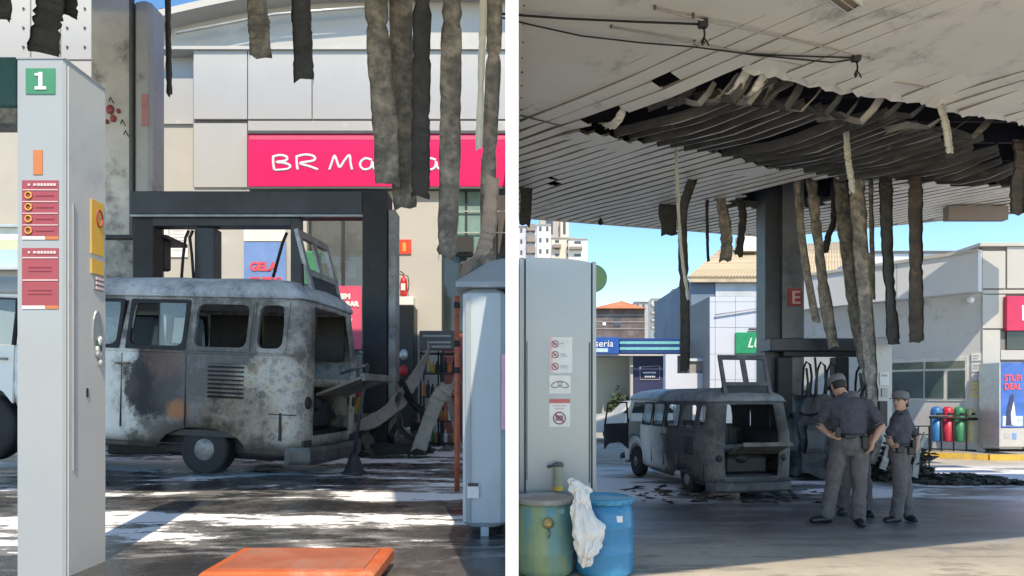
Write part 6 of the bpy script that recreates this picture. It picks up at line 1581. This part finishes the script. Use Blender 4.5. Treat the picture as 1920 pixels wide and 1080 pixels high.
def person(label, loc, k, J, female=False):
    root = thing('person', label, 'person', (0, 0, 0), 'police officers')
    b = MB(); S_, E, Wd, H_, K_, A_ = J['sh'], J['el'], J['wr'], J['hip'], J['kn'], J['an']
    nk, hd, up = Vector(J['neck']), Vector(J['head']), Vector(J['up']).normalized()
    fwd = Vector(J['face']).normalized(); sd_ = fwd.cross(up).normalized(); fwd = up.cross(sd_).normalized()
    secs = J['torso']; torso(b, [(x, y, z, rx*.93, ry*.93, yw) for x, y, z, rx, ry, yw in secs])
    limb(b, [nk-Vector((0, 0, .05)), nk+(hd-nk)*.35, hd-up*.03], [.062, .055, .055])
    # head
    rings = []
    for (h, rx, ry, oy) in ((-.125, .030, .032, .045), (-.11, .048, .055, .030), (-.075, .060, .078, .012), (-.03, .070, .088, .006), (.02, .076, .096, .0), (.06, .075, .095, -.004), (.09, .062, .080, -.006), (.112, .035, .048, -.006)):
        rings.append(sring(hd+up*h+fwd*oy, sd_, fwd, rx, ry, 18))
    b.loft(rings)
    limb(b, [hd+up*.018+fwd*.088, hd-up*.012+fwd*.103, hd-up*.022+fwd*.106], [.008, .011, .013], 8)
    limb(b, [hd-up*.066+fwd*.08-sd_*.018, hd-up*.064+fwd*.088, hd-up*.066+fwd*.08+sd_*.018], [.006, .009, .006], 8)
    for sg in (-1, 1): limb(b, [hd+sd_*sg*.076-up*.025-fwd*.005, hd+sd_*sg*.084+up*.02-fwd*.012], [.010, .015], 8, .6)
    for i in (0, 1):
        limb(b, [S_[i], (Vector(S_[i])+Vector(E[i]))/2, E[i]], [.052, .046, .038]); limb(b, [E[i], Vector(E[i]).lerp(Vector(Wd[i]), .35), Wd[i]], [.040, .039, .025])
        hd_ = J['hand'][i]; hand(b, Wd[i], hd_[0], hd_[1], hd_[2], 1.0, hd_[3])
        limb(b, [H_[i], Vector(H_[i]).lerp(Vector(K_[i]), .5), K_[i]], [.078, .068, .052]); limb(b, [K_[i], Vector(K_[i]).lerp(Vector(A_[i]), .35), A_[i]], [.052, .052, .034])
        limb(b, [A_[i], Vector(A_[i])+Vector(J['foot'][i])*.12+Vector((0, 0, -.03))], [.034, .030])
    body = obj('body', b, 'skin', root, pivot=False); remesh(body, .0095, 3)
    # shirt
    q = MB(); torso(q, [(x, y, z, rx*1.06+.006, ry*1.06+.006, yw) for x, y, z, rx, ry, yw in secs if z > J['waist']-.03])
    for i in (0, 1): limb(q, [S_[i], Vector(S_[i]).lerp(Vector(E[i]), .45), Vector(S_[i]).lerp(Vector(E[i]), .78)], [.072, .068, .066])
    limb(q, [nk-Vector((0, 0, .06)), nk+(hd-nk)*.12], [.085, .070])
    sh_ = obj('shirt', q, 'uniform', root, pivot=False); remesh(sh_, .012, 6); wrinkle(sh_, .034, .085)
    # trousers
    q = MB(); torso(q, [(x, y, z, rx*1.05+.010, ry*1.05+.010, yw) for x, y, z, rx, ry, yw in secs if z < J['waist']+.03])
    tr = J.get('tr', 1.0)
    for i in (0, 1): limb(q, [H_[i], Vector(H_[i]).lerp(Vector(K_[i]), .5), K_[i], Vector(K_[i]).lerp(Vector(A_[i]), .5), Vector(A_[i])+Vector((0, 0, .03)), Vector(A_[i])+Vector((0, 0, -.01))], [.112*tr, .102*tr, .088*tr, .084*tr, .086*tr, .080*tr])
    tr_ = obj('trousers', q, 'trouser', root, pivot=False); remesh(tr_, .012, 6); wrinkle(tr_, .036, .10)
    # belt with pouches
    sx_ = [s for s in secs if abs(s[2]-J['waist']) < .06][0]; q = MB()
    torso(q, [(sx_[0], sx_[1], J['waist']-.025, sx_[3]*1.06+.018, sx_[4]*1.06+.018, sx_[5]), (sx_[0], sx_[1], J['waist']+.025, sx_[3]*1.06+.018, sx_[4]*1.06+.018, sx_[5])], 24); bl = obj('belt', q, 'boot', root, pivot=False)
    for (px_, py_, pz_, w_, h_) in J['pouch']:
        q = MB(); q.box(px_-w_, px_+w_, py_-.03, py_+.03, pz_-h_, pz_+h_*.6, ch=.008); obj('pouch', q, 'boot', bl, pivot=False)
    # epaulettes, sleeve patches, radio, back lettering plate
    bk = -fwd
    for i, sg in ((0, -1), (1, 1)):
        s0 = Vector(S_[i]); q = MB(); q.box(-.045, .045, -.022, .022, 0, .008, Matrix.Translation(s0+Vector((-sg*.03, 0, .068)))); obj('epaulette', q, 'cap_dark', sh_, pivot=False)
        sl_ = s0.lerp(Vector(E[i]), .78); q = MB(); d_ = (Vector(E[i])-s0).normalized(); rr__ = []
        u_ = (Vector((1, 0, 0))-d_*d_.x).normalized(); v_ = d_.cross(u_)
        for o_ in (-.006, .012): rr__.append(sring(sl_+d_*(o_+.048), u_, v_, .066, .066, 16))
        q.loft(rr__); obj('sleeve_hem', q, 'cap_dark', sh_, pivot=False)
    q = MB(); bx_ = J['radio']; q.box(bx_[0]-.028, bx_[0]+.028, bx_[1]-.02, bx_[1]+.02, bx_[2]-.06, bx_[2]+.06, ch=.006); q.tube([(bx_[0]+.015, bx_[1], bx_[2]+.06), (bx_[0]+.015, bx_[1], bx_[2]+.17)], .006, 5); obj('radio', q, 'boot', bl, pivot=False)
    # boots
    for i in (0, 1):
        a_ = Vector(A_[i]); f_ = Vector(J['foot'][i]); q = MB()
        limb(q, [a_+Vector((0, 0, .10)), a_+Vector((0, 0, .0)), Vector((a_.x, a_.y, .05))-f_*.15], [.052, .052, .045])
        limb(q, [Vector((a_.x, a_.y, .045))-f_*.2, Vector((a_.x, a_.y, .055))+f_*.5, Vector((a_.x, a_.y, .045))+f_*1.05], [.052, .058, .045], 12, .8)
        bo = obj('boot', q, 'boot', root, pivot=False); remesh(bo, .012, 2)
    # hair and cap
    q = MB(); rings = []
    for (h, rx, ry, oy) in ((-.055, .066, .062, -.030), (-.01, .080, .080, -.024), (.03, .084, .100, -.008), (.07, .082, .102, -.008), (.10, .066, .084, -.010), (.122, .035, .045, -.010)):
        rings.append(sring(hd+up*h+fwd*oy, sd_, fwd, rx, ry, 18))
    q.loft(rings)
    if female: q.ball(hd-fwd*.105-up*.03, .042, 10, 8)
    hr = obj('hair', q, 'hair', root, pivot=False); remesh(hr, .012, 2)
    q = MB(); rings = []
    cf = J.get('capfwd', .05)
    for (h, rx, ry, oy) in ((.035, .088, .106, 0), (.045, .092, .112, 0), (.085, .098, .118, .006), (.125, .086, .104, .004), (.145, .05, .062, 0), (.15, .01, .012, 0)):
        rings.append(sring(hd+up*h+fwd*oy, sd_, fwd, rx, ry, 22))
    q.loft(rings); cp = obj('cap', q, 'cap_grey', root, pivot=False)
    q = MB(); vs = []; n = 9
    for lay in (0, .006):
        for r_ in (.092, .165):
            for j in range(n):
                a_ = math.radians(-58+116*j/(n-1)); vs.append(hd+up*(.045-(.012 if r_ > .1 else 0)-lay)+fwd*(math.cos(a_)*r_*1.02)+sd_*(math.sin(a_)*min(r_, .105)))
    fs = [[j, j+1, n+j+1, n+j] for j in range(n-1)]+[[2*n+j+1, 2*n+j, 3*n+j, 3*n+j+1] for j in range(n-1)]+[[n+j, n+j+1, 3*n+j+1, 3*n+j] for j in range(n-1)]
    q.add(vs, fs); obj('cap_peak', q, 'cap_dark', cp, pivot=False)
    for sg in (-1, 1):
        q = MB(); q.ball(hd+fwd*.086+sd_*sg*.030+up*.008, (.011, .011, .007), 8, 6); obj('eye', q, 'hair', root, pivot=False)
        q = MB(); q.tube([hd+fwd*.090+sd_*sg*.016+up*.024, hd+fwd*.086+sd_*sg*.045+up*.026], .0035, 5); obj('eyebrow', q, 'hair', root, pivot=False)
    q = MB(); q.tube([hd-up*.066+fwd*.089-sd_*.02, hd-up*.064+fwd*.097, hd-up*.066+fwd*.089+sd_*.02], .004, 5); obj('mouth', q, 'lip', root, pivot=False)
    root.location = loc; root.scale = (k, k, k)
    root.rotation_euler = (0, 0, J.get('rz', 0))
    return root
# man seen from behind, head bowed, hands at his belt
man = dict(neck=(-.04, .03, 1.51), head=(-.10, .115, 1.635), up=(-.20, .45, .9), face=(-.35, .9, -.45), waist=1.06,
  torso=[(.0, 0, .82, .10, .09, 0), (.0, 0, .90, .175, .135, 0), (.0, .0, .98, .18, .14, 0), (.0, .0, 1.06, .158, .12, 0), (.0, .0, 1.18, .170, .125, 0), (-.01, .0, 1.30, .192, .13, 0), (-.015, .0, 1.40, .203, .12, 0), (-.02, .01, 1.465, .175, .10, 0), (-.03, .02, 1.51, .09, .075, 0)],
  sh=[(-.205, .0, 1.425), (.175, .0, 1.43)], el=[(-.315, .07, 1.17), (.33, -.06, 1.18)], wr=[(-.215, -.10, 1.055), (.225, -.13, .985)],
  hand=[((.9, -.15, -.15), (0, -.2, -1), (0, 1, 0), .5), ((-.35, .1, -.9), (0, 1, 0), (-1, 0, 0), .6)],
  hip=[(-.10, 0, .90), (.10, 0, .90)], kn=[(-.17, .0, .50), (.105, .0, .50)], an=[(-.235, .03, .085), (.10, .02, .085)],
  foot=[(-.16, -.10, 0), (.02, -.16, 0)], pouch=[(.15, -.12, 1.0, .035, .09), (-.02, -.165, 1.06, .05, .03)], tr=.97, capfwd=.05, rz=0)
D1 = 8.08; p1 = Vector(((1592-960)/F*D1, D1, 0))
man['radio'] = (-.13, -.155, 1.10); man['rz'] = -math.atan2(p1.x, p1.y)*.75
person('male officer seen from behind, head bowed and hands on his belt', p1, 1.075, man)
wom = dict(neck=(.02, .0, 1.49), head=(-.015, -.03, 1.615), up=(.08, .05, 1), face=(-.95, -.40, -.05), waist=1.04,
  torso=[(.0, 0, .80, .10, .09, .9), (.0, 0, .88, .165, .125, .9), (.0, .0, .96, .165, .125, .9), (.0, .0, 1.04, .14, .11, .9), (.0, .0, 1.14, .145, .11, .9), (.0, .0, 1.27, .17, .125, .9), (.005, .0, 1.38, .175, .11, .9), (.01, .0, 1.44, .14, .085, .9), (.02, .0, 1.49, .07, .065, .9)],
  sh=[(-.105, -.125, 1.40), (.12, .125, 1.40)], el=[(-.19, -.05, 1.13), (.235, .02, 1.14)], wr=[(-.22, -.20, 1.02), (.15, -.10, .975)],
  hand=[((-.2, -.6, .2), (0, 0, 1), (1, 0, 0), .6), ((-.75, -.3, -.35), (0, 0, -1), (0, 1, 0), .4)],
  hip=[(-.055, -.07, .88), (.055, .07, .88)], kn=[(-.06, -.10, .49), (.10, .05, .49)], an=[(-.09, -.06, .085), (.15, .06, .085)],
  foot=[(-.17, -.06, 0), (.0, -.14, 0)], pouch=[(-.09, -.14, 1.0, .05, .06), (.05, -.16, .98, .05, .06), (.14, -.05, .96, .03, .10)], tr=.95)
D2 = 8.28; p2 = Vector(((1688-960)/F*D2, D2, 0))
wom['radio'] = (.10, -.13, 1.06)
person('female officer with a hand on her hip, glancing back at the right', p2, .965, wom, True)
thr = dict(neck=(-.0, .0, 1.50), head=(-.02, -.06, 1.60), up=(-.0, -.25, 1), face=(-.1, -1, -.3), waist=1.05,
  torso=[(.0, 0, .82, .10, .09, 0), (.0, 0, .90, .165, .13, 0), (.0, .0, .98, .165, .13, 0), (.0, .0, 1.05, .16, .12, 0), (.0, .0, 1.18, .17, .125, 0), (-.0, .0, 1.30, .19, .13, 0), (-.0, .0, 1.40, .195, .12, 0), (-.0, .01, 1.455, .16, .095, 0), (-.0, .01, 1.50, .08, .07, 0)],
  sh=[(-.19, .0, 1.41), (.17, .0, 1.42)], el=[(-.33, .03, 1.17), (.24, .0, 1.16)], wr=[(-.19, -.12, 1.04), (.19, -.12, .98)],
  hand=[((.8, -.2, -.15), (0, 0, -1), (0, 1, 0), .5), ((-.35, -.1, -.9), (0, 1, 0), (-1, 0, 0), .6)],
  hip=[(-.09, 0, .90), (.09, 0, .90)], kn=[(-.11, .0, .50), (.14, .0, .50)], an=[(-.12, .03, .085), (.17, .02, .085)],
  foot=[(-.05, -.16, 0), (.05, -.16, 0)], pouch=[(.14, -.12, 1.0, .035, .09)], tr=1.0)
D3 = 8.75; p3 = Vector(((1600-960)/F*D3, D3, 0)); thr['rz'] = -math.atan2(p3.x, p3.y)
thr['radio'] = (.13, -.14, 1.08)
person('third officer almost hidden behind the bowed male officer', p3, .97, thr)
